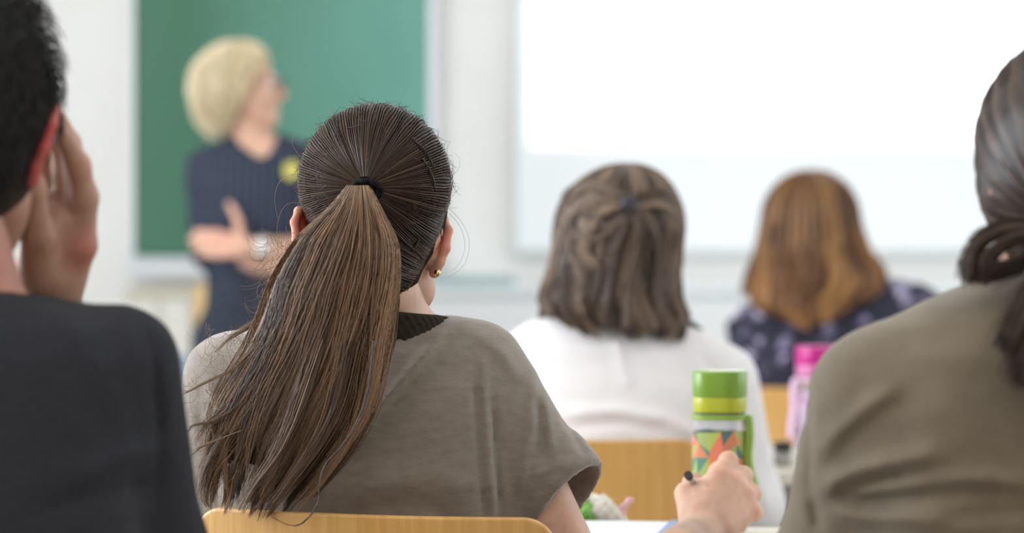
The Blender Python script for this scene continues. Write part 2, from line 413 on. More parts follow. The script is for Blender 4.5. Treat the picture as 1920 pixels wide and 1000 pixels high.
m.build('chalk_tray', M['greypaint'], t, local=False, bevel=.004)
# white board that takes the projected picture
wx0 = P(968, 0, YW - .03)[0]; wz0 = P(0, 466, YW - .03)[2]
t = thing('projection_board', 'wide white board on the wall, its upper part lit by the projector', 'whiteboard', (1.2, YW, wz0))
m = Mb().box((wx0, YW - .03, wz0), (3.0, YW - .004, 2.6)); m.build('white_surface', M['screen'], t, local=False)
m = Mb(); m.box((wx0 - .006, YW - .04, wz0 - .022), (3.0, YW - .002, wz0)); m.box((wx0 - .012, YW - .036, wz0 - .02), (wx0, YW - .002, 2.6))
m.box((3.0, YW - .036, wz0 - .02), (3.02, YW - .002, 2.62)); m.box((wx0 - .012, YW - .036, 2.6), (3.02, YW - .002, 2.62))
m.build('frame', mat('aluminium edge', (0.66, 0.68, 0.66), 0.4), t, local=False)
# low white cupboard row beneath the board
cx0, cx1 = P(700, 0, 7.5)[0], 2.6; cz = P(0, 537, 7.5)[2]
t = thing('cupboard', 'long low white cupboard under the white board', 'cupboard', (1.0, 7.75, 0))
Mb().box((cx0, 7.52, .06), (cx1, 7.98, cz - .03)).build('body', M['white'], t, local=False, bevel=.004)
Mb().box((cx0 - .01, 7.5, cz - .03), (cx1 + .01, 7.985, cz)).build('counter_top', mat('pale top', (0.80, 0.84, 0.86), 0.35), t, local=False, bevel=.005)
for i in range(5):
    a = cx0 + .03 + i * (cx1 - cx0 - .04) / 5; b_ = a + (cx1 - cx0 - .04) / 5 - .015
    dd = Mb().box((a, 7.505, .1), (b_, 7.521, cz - .05)).build('door', M['white'], t, local=False, bevel=.003)
    Mb().tube([(b_ - .04, 7.495, .62), (b_ - .04, 7.495, .74)], .006).build('handle', M['metal'], dd, smooth=True, local=False)
# folder lying on the cupboard
a = P(812, 537, 7.62); b_ = P(965, 516, 7.62)
tag(Mb().box((a[0], 7.56, cz + .001), (b_[0], 7.80, cz + .032)).build('document_folder', mat('grey teal folder', (0.36, 0.46, 0.48), 0.5), bevel=.004), 'grey teal folder lying on the low white cupboard', 'folder')
# lectern cabinet below the chalkboard
a0 = P(236, 0, 7.55)[0]; a1 = P(398, 0, 7.55)[0]; az = P(0, 541, 7.55)[2]
t = thing('side_cabinet', 'cream cabinet with yellow wooden end panel under the chalkboard', 'cabinet', ((a0 + a1) / 2, 7.7, 0))
Mb().box((a0, 7.56, .05), (a1 - .055, 7.88, az - .02)).build('body', M['cabinet'], t, local=False, bevel=.003)
Mb().box((a0 - .01, 7.54, az - .022), (a1 - .05, 7.885, az)).build('top_board', mat('tan edge', (0.60, 0.53, 0.42), 0.5), t, local=False, bevel=.003)
Mb().box((a1 - .054, 7.54, .02), (a1, 7.885, az + .01)).build('end_panel', M['wood2'], t, local=False, bevel=.003)
for i in (0, 1):
    q0 = a0 + .01 + i * .1; Mb().box((q0, 7.545, .08), (q0 + .092, 7.559, az - .04)).build('door', M['cabinet'], t, local=False, bevel=.002)

# added ceiling lamps and the projector (above the frame, they give the light)
lampmat = mat('lamp diffuser', (1, 1, 1), 0.5); lb = lampmat.node_tree.nodes['Principled BSDF']; lb.inputs['Emission Color'].default_value = (1, .94, .86, 1); lb.inputs['Emission Strength'].default_value = 1.5
for k, (lx, ly) in enumerate(ADDED_LAMPS):
    t = thing('added_ceiling_lamp', 'long white ceiling lamp added for light %s, %s side' % ({0.6: 'at the rear of the room', 3.4: 'over the middle rows', 6.2: 'near the front wall'}[ly], 'chalkboard' if lx < 0 else 'white board'), 'lamp', (lx, ly, ZC), group='added ceiling lamps')
    Mb().box((-.17, -.7, -.06), (.17, .7, -.001)).build('housing', M['white'], t, bevel=.004)
    Mb().box((-.15, -.68, -.075), (.15, .68, -.061)).build('diffuser', lampmat, t)
t = thing('projector', 'white ceiling projector aimed at the white board', 'projector', (PJ.x, PJ.y - .2, PJ.z))
Mb().box((-.17, -.14, -.06), (.17, .14, .06)).build('body', M['white'], t, bevel=.015)
Mb().lathe([(0.028, -.02), (.032, .0), (.03, .02)], n=24).build('lens_ring', M['black'], t).matrix_local = Matrix.Translation((0, .15, 0)) @ Matrix.Rotation(math.pi / 2, 4, 'X')
Mb().tube([(0, 0, .06), (0, 0, ZC - PJ.z)], .02).build('ceiling_mount', M['metal'], t, smooth=True)

# ------------------------------------------------------------------ furniture
def plate(w_, h_, th, bend, corner, n=26, mrows=12, lean=0.0):
    """curved plywood panel standing upright: x across, z up, bulging away by bend"""
    vs, fs = [], []
    def outline(u, v):   # rounded rectangle mapping from the square
        x, z = u * w_ / 2, v * h_ / 2; cx_, cz_ = w_ / 2 - corner, h_ / 2 - corner
        if abs(x) > cx_ and abs(z) > cz_:
            dx, dz = abs(x) - cx_, abs(z) - cz_; mm = max(dx, dz); l = math.hypot(dx, dz)
            if l > 0: dx, dz = dx / l * mm, dz / l * mm
            x, z = math.copysign(cx_ + dx, x), math.copysign(cz_ + dz, z)
        return x, z
    us = np.concatenate([np.linspace(-1, -(1 - 2 * corner / w_), 8)[:-1], np.linspace(-(1 - 2 * corner / w_), 1 - 2 * corner / w_, n), np.linspace(1 - 2 * corner / w_, 1, 8)[1:]])
    vv = np.concatenate([np.linspace(-1, -(1 - 2 * corner / h_), 8)[:-1], np.linspace(-(1 - 2 * corner / h_), 1 - 2 * corner / h_, mrows), np.linspace(1 - 2 * corner / h_, 1, 8)[1:]])
    A, B = len(us), len(vv)
    for s in (0, 1):
        for v in vv:
            for u in us:
                x, z = outline(u, v); y = -bend * (1 - (x / (w_ / 2)) ** 2) - lean * z + (th if s else 0)
                vs.append((x, y, z))
    for s in (0, 1):
        o = s * A * B
        for j in range(B - 1):
            for i in range(A - 1):
                q = (o + j * A + i, o + j * A + i + 1, o + (j + 1) * A + i + 1, o + (j + 1) * A + i); fs.append(q if s == 0 else q[::-1])
    bd = [(0, i) for i in range(A - 1)] + [(j, A - 1) for j in range(B - 1)] + [(B - 1, i) for i in range(A - 1, 0, -1)] + [(j, 0) for j in range(B - 1, 0, -1)]
    ids = [j * A + i for j, i in bd]
    for k in range(len(ids)):
        a, b2 = ids[k], ids[(k + 1) % len(ids)]; fs.append((a, a + A * B, b2 + A * B, b2))
    return vs, fs

def make_chair(label, loc, rz=0, group=None, w_=0.40, top=0.79):
    """origin on the floor below the backrest; +y is the way the sitter faces"""
    t = thing('school_chair', label, 'chair', loc, rz, group)
    vs, fs = plate(w_, .21, .011, .035, .035)
    m = Mb(); m.add([(x, y, z + top - .105) for x, y, z in vs], fs); m.build('backrest', M['wood'], t, smooth=True, bevel=.003)
    m = Mb(); vs, fs = plate(w_, .38, .011, .012, .05); m.add([(x, z + .26, .445 + y - .02 * (z / .19) ** 2) for x, y, z in vs], [q[::-1] for q in fs]); m.build('seat', M['wood'], t, smooth=True, bevel=.003)
    hw = w_ / 2 - .05
    fr = Mb()
    for s in (-1, 1):
        fr.tube(spline([(s * hw, .03, .425), (s * hw, -.005 + .03, .5), (s * hw, .0 + .025, .60), (s * hw, -.03 + .05, top - .12), (s * hw, .012, top - .05)], 14), .0095)
        fr.tube([(s * hw, .03, .425), (s * hw, .43, .425)], .0095)
    fr.tube([(-hw, .12, .42), (hw, .12, .42)], .0095); fr.tube([(-hw, .40, .42), (hw, .40, .42)], .0095)
    fr.build('frame', M['metal'], t, smooth=True)
    for s in (-1, 1):
        for y0, y1 in ((.07, -.05), (.38, .42)):
            lg = Mb().tube([(s * hw, y0, .42), (s * (hw + .02), y1, .012)], .0095).build('leg', M['metal'], t, smooth=True)
            Mb().lathe([(.0, 0.0), (.013, 0), (.013, .03), (0.0, .032)], (s * (hw + .02), y1, 0), 12).build('foot_cap', M['black'], lg)
    return t

def make_table(label, x0, x1, y0, y1, z=.72, group='school tables'):
    cx, cy = (x0 + x1) / 2, (y0 + y1) / 2; t = thing('school_table', label, 'table', (cx, cy, 0), 0, group)
    hx, hy = (x1 - x0) / 2, (y1 - y0) / 2
    Mb().box((-hx, -hy, z - .025), (hx, hy, z)).build('tabletop', M['desk'], t, bevel=.005)
    m = Mb()
    for s in (-1, 1): m.box((-hx + .05, s * (hy - .05) - .012, z - .07), (hx - .05, s * (hy - .05) + .012, z - .026)); m.box((s * (hx - .06) - .012, -hy + .05, z - .07), (s * (hx - .06) + .012, hy - .05, z - .026))
    m.build('frame', M['metal'], t)
    Mb().box((-hx + .08, hy - .032, z - .27), (hx - .08, hy - .020, z - .06)).build('modesty_panel', M['desk'], t)
    for sx in (-1, 1):
        for sy in (-1, 1):
            Mb().tube([(sx * (hx - .06), sy * (hy - .05), 0), (sx * (hx - .06), sy * (hy - .05), z - .026)], .016, 14).build('leg', M['metal'], t, smooth=True)
    return t
make_table('pale school table with notebook and green bottle in front of the ponytailed person', -.58, .78, 2.88, 3.245)
make_table('pale school table with the pink bottle, in front of the white bloused person', -.42, 1.28, 4.12, 4.74)
make_table('pale school table in front of the person with loose auburn hair', .25, 1.65, 6.02, 6.46)
make_table('pale school table before the suited man', -1.5, -.32, 2.12, 2.46)
make_table('pale school table before the person in the olive top', .50, 1.6, 2.38, 2.72)
make_chair('wooden school chair under the ponytailed person in the taupe top', (P(695, 0, 2.60)[0], 2.60, 0), math.radians(-18), 'school chairs', .415, .806)
bpy.context.view_layer.update()
make_chair('wooden school chair behind the white blouse', (P(1098, 0, 3.84)[0], 3.84, 0), 0, 'school chairs', .37, .796)
make_chair('wooden school chair behind the dark floral blouse', (P(1560, 0, 5.56)[0], 5.56, 0), 0, 'school chairs', .38, .792)
make_chair('empty wooden chair left of the ponytailed person, a blue grey sweater over its back', (P(330, 0, 6.3)[0], 6.3, 0), 0, 'school chairs', .40, .80)
make_chair('wooden school chair under the suited man', (-.47, 1.84, 0), 0, 'school chairs', .40, .79)
make_chair('wooden school chair under the person in the olive top', (.52, 1.93, 0), 0, 'school chairs', .40, .79)
# sweater over the empty chair
c0 = P(330, 0, 6.3)[0]
prof = [(-.03, .66), (-.033, .74), (-.02, .815), (.0, .832), (.025, .82), (.045, .74), (.05, .62)]
vs = []; nx = 20
for i in range(nx):
    x = c0 - .15 + .30 * i / (nx - 1)
    for y, z in spline(prof, 18): vs.append((x, 6.3 + y - .012 + .006 * math.sin(i * 1.3), z + .004 * math.sin(i * .9)))
fs = [(i * 18 + j, i * 18 + j + 1, (i + 1) * 18 + j + 1, (i + 1) * 18 + j) for i in range(nx - 1) for j in range(17)]
o = Mb().add(vs, fs).build('sweater', noise_mix(mat('blue grey knit', (0.2, 0.24, 0.32), 0.9), (.17, .2, .28), (.26, .3, .38), 30), smooth=True)
sd = o.modifiers.new('solid', 'SOLIDIFY'); sd.thickness = .008
tag(o, 'blue grey sweater draped over the back of the empty chair', 'sweater')

# notebook on the near table
zt = .72
t = thing('notebook', 'open white notebook lying on the near table by the writing hand', 'notebook', (*P(1165, 0, 3.08)[:2], zt))
def quadslab(pts, z0, z1):
    m = Mb(); n = len(pts); vs = [(x, y, z0) for x, y in pts] + [(x, y, z1) for x, y in pts]
    return m.add(vs, [tuple(range(n - 1, -1, -1)), tuple(range(n, 2 * n))] + [(i, (i + 1) % n, n + (i + 1) % n, n + i) for i in range(n)])
pg = [P(1020, 0, 3.19)[:2], P(1272, 0, 3.17)[:2], P(1236, 0, 2.905)[:2], P(960, 0, 2.92)[:2]]
quadslab(pg, zt + .003, zt + .0155).build('page_block', mat('white paper', (.84, .85, .9), .7), t, local=False, bevel=.001)
quadslab([(x + .003, y + .002) for x, y in pg], zt + .0005, zt + .003).build('cover', mat('blue cover', (.2, .3, .6), .5), t, local=False)
tape = [P(1258, 0, 3.169)[:2], P(1277, 0, 3.168)[:2], P(1243, 0, 2.905)[:2], P(1212, 0, 2.905)[:2]]
quadslab(tape, zt + .0157, zt + .0175).build('blue_edge_strip', mat('blue strip', (.27, .35, .62), .5), t, local=False)

# ------------------------------------------------------------------ bottles
def make_bottle(label, loc, H, capc, ringc, strapc, printcols, rz=0, sc=1.0):
    t = thing('water_bottle', label, 'bottle', loc, rz, 'water bottles')
    R = .0355 * sc
    clear = mat('clear plastic', (0.97, 0.98, 1.0), 0.05, 0.5, Transmission_Weight=0.92, IOR=1.12)
    z1 = H - .034; z2 = z1 - .020                    # cap bottom, ring bottom
    zr = z2 - .0085                                   # shoulder
    prof = [(0, .001), (R * .9, .001), (R, .008), (R, zr - .014), (R * .985, zr - .008), (R * .93, zr), (R * .93, z2)]
    inner = [(R * .89, z2), (R * .89, zr - .002), (R * .94, zr - .012), (R * .955, .012), (R * .88, .006), (0, .006)]
    Mb().lathe(prof + inner, power=2.9, n=56).build('clear_body', clear, t, smooth=True)
    Mb().lathe([(0, z1), (R * .97, z1), (R * .985, z1 + .003), (R * .985, H - .004), (R * .95, H), (0, H + .0005)], power=2.9, n=56).build('cap', mat(label + ' cap', capc, .28), t, smooth=True, bevel=.001)
    Mb().lathe([(0, z2), (R * .96, z2), (R * .965, z1), (0, z1)], power=2.9, n=56).build('lime_ring' if ringc[1] > .3 else 'cap_ring', mat(label + ' ring', ringc, .3), t, smooth=True, bevel=.001)
    cols = [mat('print', c, .45) for c in printcols]
    # printed triangles round the body
    m = Mb(); n = 14; rows = 6; zt_ = zr - .017; zb = .02; rr = R * 1.006
    def pt(u, v):
        a = 2 * math.pi * u / n; ca, sa = math.cos(a), math.sin(a); q = (abs(ca) ** 2.9 + abs(sa) ** 2.9) ** (-1 / 2.9)
        return (rr * ca * q, rr * sa * q, zb + (zt_ - zb) * v / rows)
    rd = random.Random(5); J = {}
    def jit(i, j):
        k = (i % n, j)
        if k not in J: J[k] = (rd.uniform(-.16, .16), rd.uniform(-.3, .3) if 0 < j < rows else rd.uniform(-.12, .12))
        return pt(i + J[k][0], j + J[k][1])
    for j in range(rows):
        for i in range(n):
            a, b2, c, d = jit(i, j), jit(i + 1, j), jit(i + 1, j + 1), jit(i, j + 1)
            cs = rd.sample(range(len(cols)), 2)
            mid = lambda p, q: tuple((np.array(p) + np.array(q)) / 2)
            if rd.random() < .5: m.add([a, b2, c], [(0, 1, 2)], cs[0]); m.add([a, c, d], [(0, 1, 2)], cs[1])
            else: m.add([a, b2, d], [(0, 1, 2)], cs[0]); m.add([b2, c, d], [(0, 1, 2)], cs[1])
    m.build('printed_triangles', cols, t)
    # carry strap: ring round the neck and a loop down the side
    sm = mat(label + ' strap', strapc, .4)
    Mb().lathe([(R * .93, z2 - .0095), (R * 1.03, z2 - .0095), (R * 1.03, z2 - .003), (R * .93, z2 - .003)], power=2.9, n=48).build('strap_ring', sm, t, smooth=False, bevel=.0008)
    pts = spline([(R * .93, 0, z2 - .004), (R * 1.08, -.004, z2 - .006), (R * 1.14, -.008, z2 - .03), (R * 1.10, -.010, z2 - .06), (R * 1.26, -.008, z2 - .088), (R * 1.40, 0, z2 - .112)], 30)
    vs, fs = [], []
    for k, p in enumerate(pts):
        wd = .0085 + .0015 * math.sin(k / 29 * math.pi); th = .0022 if k < 27 else .0018
        dx = .011 if k else .003
        for (ax, ay) in ((-dx * .5, -wd), (dx * .5, -wd), (dx * .5, wd), (-dx * .5, wd)): vs.append((p[0] + ax * .8, p[1] + ay, p[2] + .001 * ax))
    for k in range(len(pts) - 1):
        for q in range(4): fs.append((k * 4 + q, k * 4 + (q + 1) % 4, k * 4 + 4 + (q + 1) % 4, k * 4 + 4 + q))
    fs += [(3, 2, 1, 0), tuple(range(len(vs) - 4, len(vs)))]
    Mb().add(vs, fs).build('carry_strap', sm, t, smooth=False, bevel=.0012)
    return t
zb = .72
bp = P(1350, 0, 3.165)
make_bottle('clear bottle with green cap and coloured triangles behind the writing hand', (bp[0], bp[1], zb), P(0, 695, 3.165)[2] - zb,
            (.185, .315, .035), (.42, .44, .03), (.24, .37, .05), [(.78, .20, .11), (.015, .14, .14), (.38, .50, .06), (.80, .24, .07), (.04, .22, .13), (.76, .22, .15), (.42, .50, .10), (.38, .48, .06), (.78, .2, .1)], math.radians(-14))
bp = P(1531, 0, 4.38)
make_bottle('clear bottle with magenta cap in front of the auburn haired person', (bp[0], bp[1], zb), P(0, 649, 4.38)[2] - zb,
            (.55, .015, .24), (.66, .20, .42), (.74, .50, .68), [(.8, .6, .75), (.1, .08, .12), (.7, .55, .7), (.85, .75, .85), (.6, .3, .5)], math.radians(200))
# small dark lidded pot on the middle table
pp = P(1468, 0, 4.24); s = .036
t = thing('small_pot', 'small grey pot with a black lid beside the pink bottle', 'pot', (pp[0], pp[1], zb))
Mb().lathe([(0, 0), (.014, 0), (.017, .01), (.0165, .02), (.013, .026), (0, .027)], n=28).build('pot_body', noise_mix(mat('mottled grey', (.35, .33, .31), .5), (.2, .19, .18), (.5, .47, .44), 160), t, smooth=True)
Mb().lathe([(0, .026), (.0165, .027), (.017, .038), (.012, .043), (0, .044)], n=28).build('lid', M['black'], t, smooth=True, bevel=.001)
# snack packet on the near table: green part and a clear twisted end
t = thing('snack_packet', 'green and clear crumpled packet with a pink twisted end on the near table', 'packet', (*P(1120, 0, 3.215)[:2], zt))
def blob(ctrl, rads, fl, mt, nm, crumple=.002, seed=1, par=None):
    fs = [seg(ctrl[i], ctrl[i + 1], rads[i], rads[i + 1]) for i in range(len(ctrl) - 1)]
    f = displace(union(fs, .006), lambda X, Y, Z: crumple * (np.sin(X * 420 + seed) * np.sin(Z * 380 + Y * 300) + .6 * np.sin(X * 700 - Z * 600)))
    V, Q = surface(f, .0016, smooth=1); return part(nm, V, Q, mt, par)
D_ = 3.212
blob([P(1075, 962, D_), P(1092, 958, D_), P(1110, 968, D_ - .0)], [.022, .020, .010], 1, noise_mix(mat('green foil', (.1, .42, .05), .3), (.06, .33, .03), (.32, .6, .13), 90), 'green_part', .0022, 1, t)
blob([P(1100, 945, D_ + .0), P(1125, 952, D_), P(1158, 972, D_)], [.014, .016, .012], 1, mat('cloudy film', (.74, .69, .6), .22), 'clear_part', .0016, 3, t)
blob([P(1160, 972, D_), P(1167, 955, D_), P(1180, 940, D_), P(1187, 939, D_)], [.010, .005, .0035, .003], 1, mat('pink twist', (.74, .42, .42), .4), 'twisted_end', .0008, 5, t)

# ------------------------------------------------------------------ people
A_ = lambda *v: np.array(v, float)
def hand_segs(wrist, fwd, back, side=1, curl=(25, 30, 20), spread=.0, s=1.0, thumb=30):
    """palm and five fingers as tapered segments; back = direction out of the back of the hand, side=+1 right hand"""
    f = A_(*fwd); f /= np.linalg.norm(f); b = A_(*back); b -= f * (b @ f); b /= np.linalg.norm(b)
    lat = np.cross(b, f) * side               # towards the thumb
    W = A_(*wrist); out = []; k0 = []
    offs = [.029, .010, -.010, -.028]; lens = [.072, .080, .074, .058]; mcp = [.086, .090, .085, .077]; rr = [.0088, .009, .0086, .0078]
    for i in range(4):
        m_ = W + (f * mcp[i] + lat * offs[i]) * s
        out.append(seg(W + lat * offs[i] * .55 * s, m_, .0135 * s, .0115 * s))
        p = m_; ang = 0; r0 = rr[i] * s * 1.08
        for j, fr in enumerate((.45, .30, .25)):
            ang += math.radians(curl[j]); d = f * math.cos(ang) - b * math.sin(ang) + lat * spread * offs[i] * 12
            q = p + d / np.linalg.norm(d) * lens[i] * fr * s; r1 = r0 * .92; out.append(seg(p, q, r0, r1)); p = q; r0 = r1
    t0 = W + (f * .018 + lat * .022 - b * .008) * s; a = math.radians(thumb + 15)
    t1 = t0 + (f * math.cos(a) + lat * math.sin(a) - b * .25) * .045 * s; a -= .25
    t2 = t1 + (f * math.cos(a) + lat * math.sin(a) - b * .2) * .034 * s; a -= .2
    t3 = t2 + (f * math.cos(a) + lat * math.sin(a) - b * .1) * .027 * s
    out += [seg(t0, t1, .0145 * s, .0115 * s), seg(t1, t2, .0108 * s, .0095 * s), seg(t2, t3, .0095 * s, .0075 * s)]
    return out
def hand_mesh(segs, h=.002, k=.006, extra=None):
    return surface(union(segs, k), h, smooth=2)

def head_fn(C, R, s=1.0, earflare=28, eardetail=True, woman=True, earout=0.0):
    w_ = lambda x, y, z: C + R @ (np.array([x, y, z]) * s)
    e = lambda c, r, RR=None: ell(w_(*c), np.array(r) * s, R if RR is None else RR)
    base = union([e((0, -.012, .032), (.074, .094, .083)), e((0, .034, -.028), (.060, .062, .078)), seg(w_(0, .06, -.085), w_(0, .075, -.095), .022 * s, .018 * s),
                  seg(w_(-.045, .01, -.05), w_(-.02, .06, -.09), .022 * s, .018 * s), seg(w_(.045, .01, -.05), w_(.02, .06, -.09), .022 * s, .018 * s)], .022 * s)
    base = union([base, seg(w_(-.03, .088, .022), w_(.03, .088, .022), .010 * s), e((-.036, .072, -.03), (.022, .02, .022)), e((.036, .072, -.03), (.022, .02, .022))], .012 * s)
    for sx in (-1, 1): base = sub(base, e((sx * .031, .102, .004), (.017, .014, .011)), .008 * s)
    feats = [seg(w_(0, .092, .008), w_(0, .116, -.024), .0065 * s, .0095 * s), seg(w_(-.010, .104, -.030), w_(.010, .104, -.030), .0075 * s),
             seg(w_(-.016, .092, -.056), w_(.016, .092, -.056), .0048 * s), seg(w_(-.013, .092, -.065), w_(.013, .092, -.065), .0058 * s)]
    f = union([base] + feats, .006 * s)
    ears = []
    for sx in (-1, 1):
        RE = R @ np.array(Matrix.Rotation(math.radians(sx * earflare), 3, 'Z') @ Matrix.Rotation(math.radians(-14), 3, 'X') @ Matrix.Rotation(math.radians(sx * 8), 3, 'Y'), np.float32)
        c = w_(sx * (.080 + (earout[0 if sx < 0 else 1] if isinstance(earout, tuple) else earout)), -.012, -.004)
        q = lambda x, y, z: c + RE @ (np.array([x, y, z]) * s)
        rim = [(0, .012, .022), (sx * .001, .002, .033), (sx * .002, -.012, .028), (sx * .003, -.019, .012), (sx * .002, -.016, -.008), (0, -.008, -.022), (0, .002, -.030)]
        prm = [ell(c, np.array([.0035, .016, .029]) * s, RE), seg(q(-sx * .008, .004, -.012), q(0, -.002, .004), .012 * s, .006 * s)]
        prm += [seg(q(*rim[i]), q(*rim[i + 1]), .0042 * s) for i in range(len(rim) - 1)]
        prm += [ell(q(0, .002, -.027), np.array([.0045, .008, .009]) * s, RE)]
        E = union(prm, .004 * s); E = sub(E, ell(q(sx * .009, .004, -.002), np.array([.009, .009, .014]) * s, RE), .003)
        ears.append(E)
    return f, ears, w_

def blush_attr(V, spots):
    b = np.zeros(len(V))
    for c, r, a in spots: b = np.maximum(b, a * np.exp(-((V - np.asarray(c)) ** 2).sum(1) / r ** 2))
    return b

def seated_legs(hip, knee_y, foot_y, half=.10, r=(.088, .062, .052, .036)):
    out = []
    for s in (-1, 1):
        H = A_(hip[0] + s * half, hip[1], hip[2]); K = A_(hip[0] + s * (half + .03), knee_y, .535); Fo = A_(hip[0] + s * (half + .03), foot_y, .09)
        out += [seg(H, K, r[0], r[1]), seg(K, Fo, r[2] + .006, r[3])]
    return out
def shoes(par, hip, foot_y, m_, half=.10):
    for s in (-1, 1):
        x = hip[0] + s * (half + .03)
        f = union([ell((x, foot_y + .06, .035), (.045, .13, .035)), ell((x, foot_y - .01, .055), (.038, .05, .05))], .02)
        f = cut(f, (x, foot_y, .004), (0, 0, -1))
        V, Q = surface(f, .006); part('shoe', V, Q, m_, par)

def folds(list_, d, ymax):
    """creases: (px polyline, amplitude, width px) lying on the back of a garment at distance d"""
    F_ = []
    for pl_, amp, wd in list_:
        F_.append(([P(x, y, d)[[0, 2]] for x, y in pl_], amp, wd / F * d))
    def off(X, Y, Z):
        r = 0 * X + 0 * Z
        for pts, amp, wd in F_:
            best = None
            for i in range(len(pts) - 1):
                a, b = pts[i], pts[i + 1]; ba = b - a; L_ = ba @ ba + 1e-9
                h = np.clip(((X - a[0]) * ba[0] + (Z - a[1]) * ba[1]) / L_, 0, 1)
                dd = (X - a[0] - ba[0] * h) ** 2 + (Z - a[1] - ba[1] * h) ** 2; tt = (i + h) / (len(pts) - 1)
                best = (dd, tt) if best is None else (np.minimum(best[0], dd), np.where(dd < best[0], tt, best[1]))
            r = r + amp * np.exp(-best[0] / wd ** 2) * np.clip(np.minimum(best[1], 1 - best[1]) * 6 + .15, 0, 1)
        return r * np.clip((ymax - Y) / .03, 0, 1)
    return off
def rows_px(lst, d, cyoff=0):
    """(py, left px, right px, cy, ry) -> loft rows"""
    out = []
    for py, l, r, cy, ry in lst:
        a, b = P(l, py, d), P(r, py, d); out.append((a[2], (a[0] + b[0]) / 2, cy, (b[0] - a[0]) / 2, ry))
    return out
def limb(S, E, W_, r):
    return [seg(S, E, r[0], r[1]), seg(E, W_, r[1], r[2])]
def project(fn, p, off, it=4):
    e = 1e-3
    for _ in range(it):
        x, y, z = p[..., 0], p[..., 1], p[..., 2]; d0 = fn(x, y, z)
        g = np.stack([fn(x + e, y, z) - d0, fn(x, y + e, z) - d0, fn(x, y, z + e) - d0], -1) / e
        g /= (np.linalg.norm(g, axis=-1, keepdims=True) + 1e-6); p = p - g * (d0 - off)[..., None]
    return p

skinL = skin_mat('light skin', (.70, .42, .30)); skinM = skin_mat('skin', (.50, .285, .195), (.52, .06, .05)); skinH = skin_mat('hand skin', (.66, .40, .29))
denim = noise_mix(mat('dark denim', (.04, .05, .09), .8, .2), (.03, .04, .07), (.06, .075, .12), 60)
shoe_m = mat('dark shoe', (.03, .03, .035), .5)
eye_m = mat('eye', (.8, .8, .8), .15)

def add_eyes(par, w_, s, yaw=0):
    for sx in (-1, 1):
        e_ = Mb().lathe([(0, -.0105)] + [(.0105 * math.sin(a), -.0105 * math.cos(a)) for a in np.linspace(.2, 2.94, 12)] + [(0, .0105)], tuple(w_(sx * .031, .083, .006)), 18).build('eye', eye_m, par, smooth=True, local=False)

# ================= 1. the ponytailed person in the taupe top (in focus)
D1 = 2.74
g = thing('person', 'seated person with a long brown ponytail and taupe short-sleeved top, writing', 'person', (P(700, 0, D1)[0], D1, 0))
R1 = rotm(9, 8, 3); C1 = P(703, 452, 2.735)
hf, ears, w1 = head_fn(C1, R1, 1.06, earflare=30, earout=(-.004, -.016))
neck = [seg(w1(0, -.02, -.06), P(722, 610, 2.745), .050, .054)]
torso1 = loft(rows_px([(584, 640, 800, 2.745, .05), (592, 590, 846, 2.74, .058), (604, 520, 885, 2.74, .066), (625, 455, 918, 2.74, .080), (660, 410, 940, 2.74, .094), (720, 395, 965, 2.745, .106),
              (800, 400, 985, 2.75, .112), (900, 410, 990, 2.75, .112), (1000, 410, 990, 2.76, .11)], D1) + [(.66, -.155, 2.77, .165, .115), (.54, -.155, 2.78, .18, .125), (.47, -.155, 2.78, .17, .12)])
SR, ER = P(902, 692, D1), A_(.095, 2.735, .68)
SL, EL = P(432, 712, D1), P(402, 985, 2.79)
O = P(1340, 930, 2.95); mm = lambda x, y, z: O + A_(x, y, z) * .001
WR = mm(-22, -52, -42); WL = A_(-.30, 2.99, .765)
body_fs = [inflate(torso1, -.012)] + neck + [seg(SR, ER, .036, .032), seg(SL, EL, .04, .034), seg(ER, WR, .038, .027), seg(EL, WL, .036, .024)] + seated_legs((-.155, 2.80, .55), 3.16, 3.12)
mb_ = surface(union(body_fs, .025), .006)
mh_ = surface(hf, .003); me_ = [surface(e, .0014, smooth=1) for e in ears]
# writing hand
hs = []
def ch(pts, rs):
    for i in range(len(pts) - 1): hs.append(seg(mm(*pts[i]), mm(*pts[i + 1]), rs[i] * .001, rs[i + 1] * .001))
ch([(-22, -52, -42), (-12, -35, -28)], [26, 25])
ch([(-14, -34, -26), (4, -8, 20)], [24, 15.5]); ch([(-6, -34, -28), (21, -4, 13)], [23, 15.5]); ch([(2, -34, -32), (34, -5, -1)], [22, 14.5]); ch([(6, -36, -38), (40, -12, -17)], [21, 13])
ch([(-26, -32, -24), (-34, -4, 2)], [21, 14.5]); ch([(-14, -28, -16), (-16, -4, 8)], [22, 15])
ch([(4, -8, 22), (19, 24, 41), (8, 52, 26), (-6, 66, 8)], [12.2, 10.4, 9, 7.8])
ch([(22, -3, 15), (38, 28, 22), (22, 52, 4), (6, 62, -10)], [12, 10.6, 9.2, 8])
ch([(35, -5, 0), (48, 24, 0), (30, 46, -16), (12, 52, -26)], [11.5, 10.2, 9, 7.8])
ch([(41, -12, -16), (50, 12, -22), (34, 32, -33), (18, 38, -38)], [10.5, 9, 8, 7])
ch([(-34, -4, 2), (-24, 30, 13), (-8, 58, 6)], [13, 11.5, 8.8])
hsg = hs + [seg(ER, WR, .038, .0262)]
hand1 = surface(union(hsg, .0085), .0022, box=(O - .085, O + .085), smooth=2)
hl = hand_mesh(hand_segs(WL, (.75, .62, -.12), (0, 0, 1), -1, (20, 25, 20)))
V, Q = merge([mb_, mh_] + me_ + [hand1, hl])
bl = blush_attr(V, [(w1(.092, -.02, 0), .032, .75), (w1(-.092, -.02, 0), .032, .75), (mm(4, -8, 36), .014, .3), (mm(22, -3, 30), .013, .22), (mm(50, -6, -2), .016, .35), (mm(54, -12, -18), .014, .4), (mm(20, 24, 48), .012, .25)])
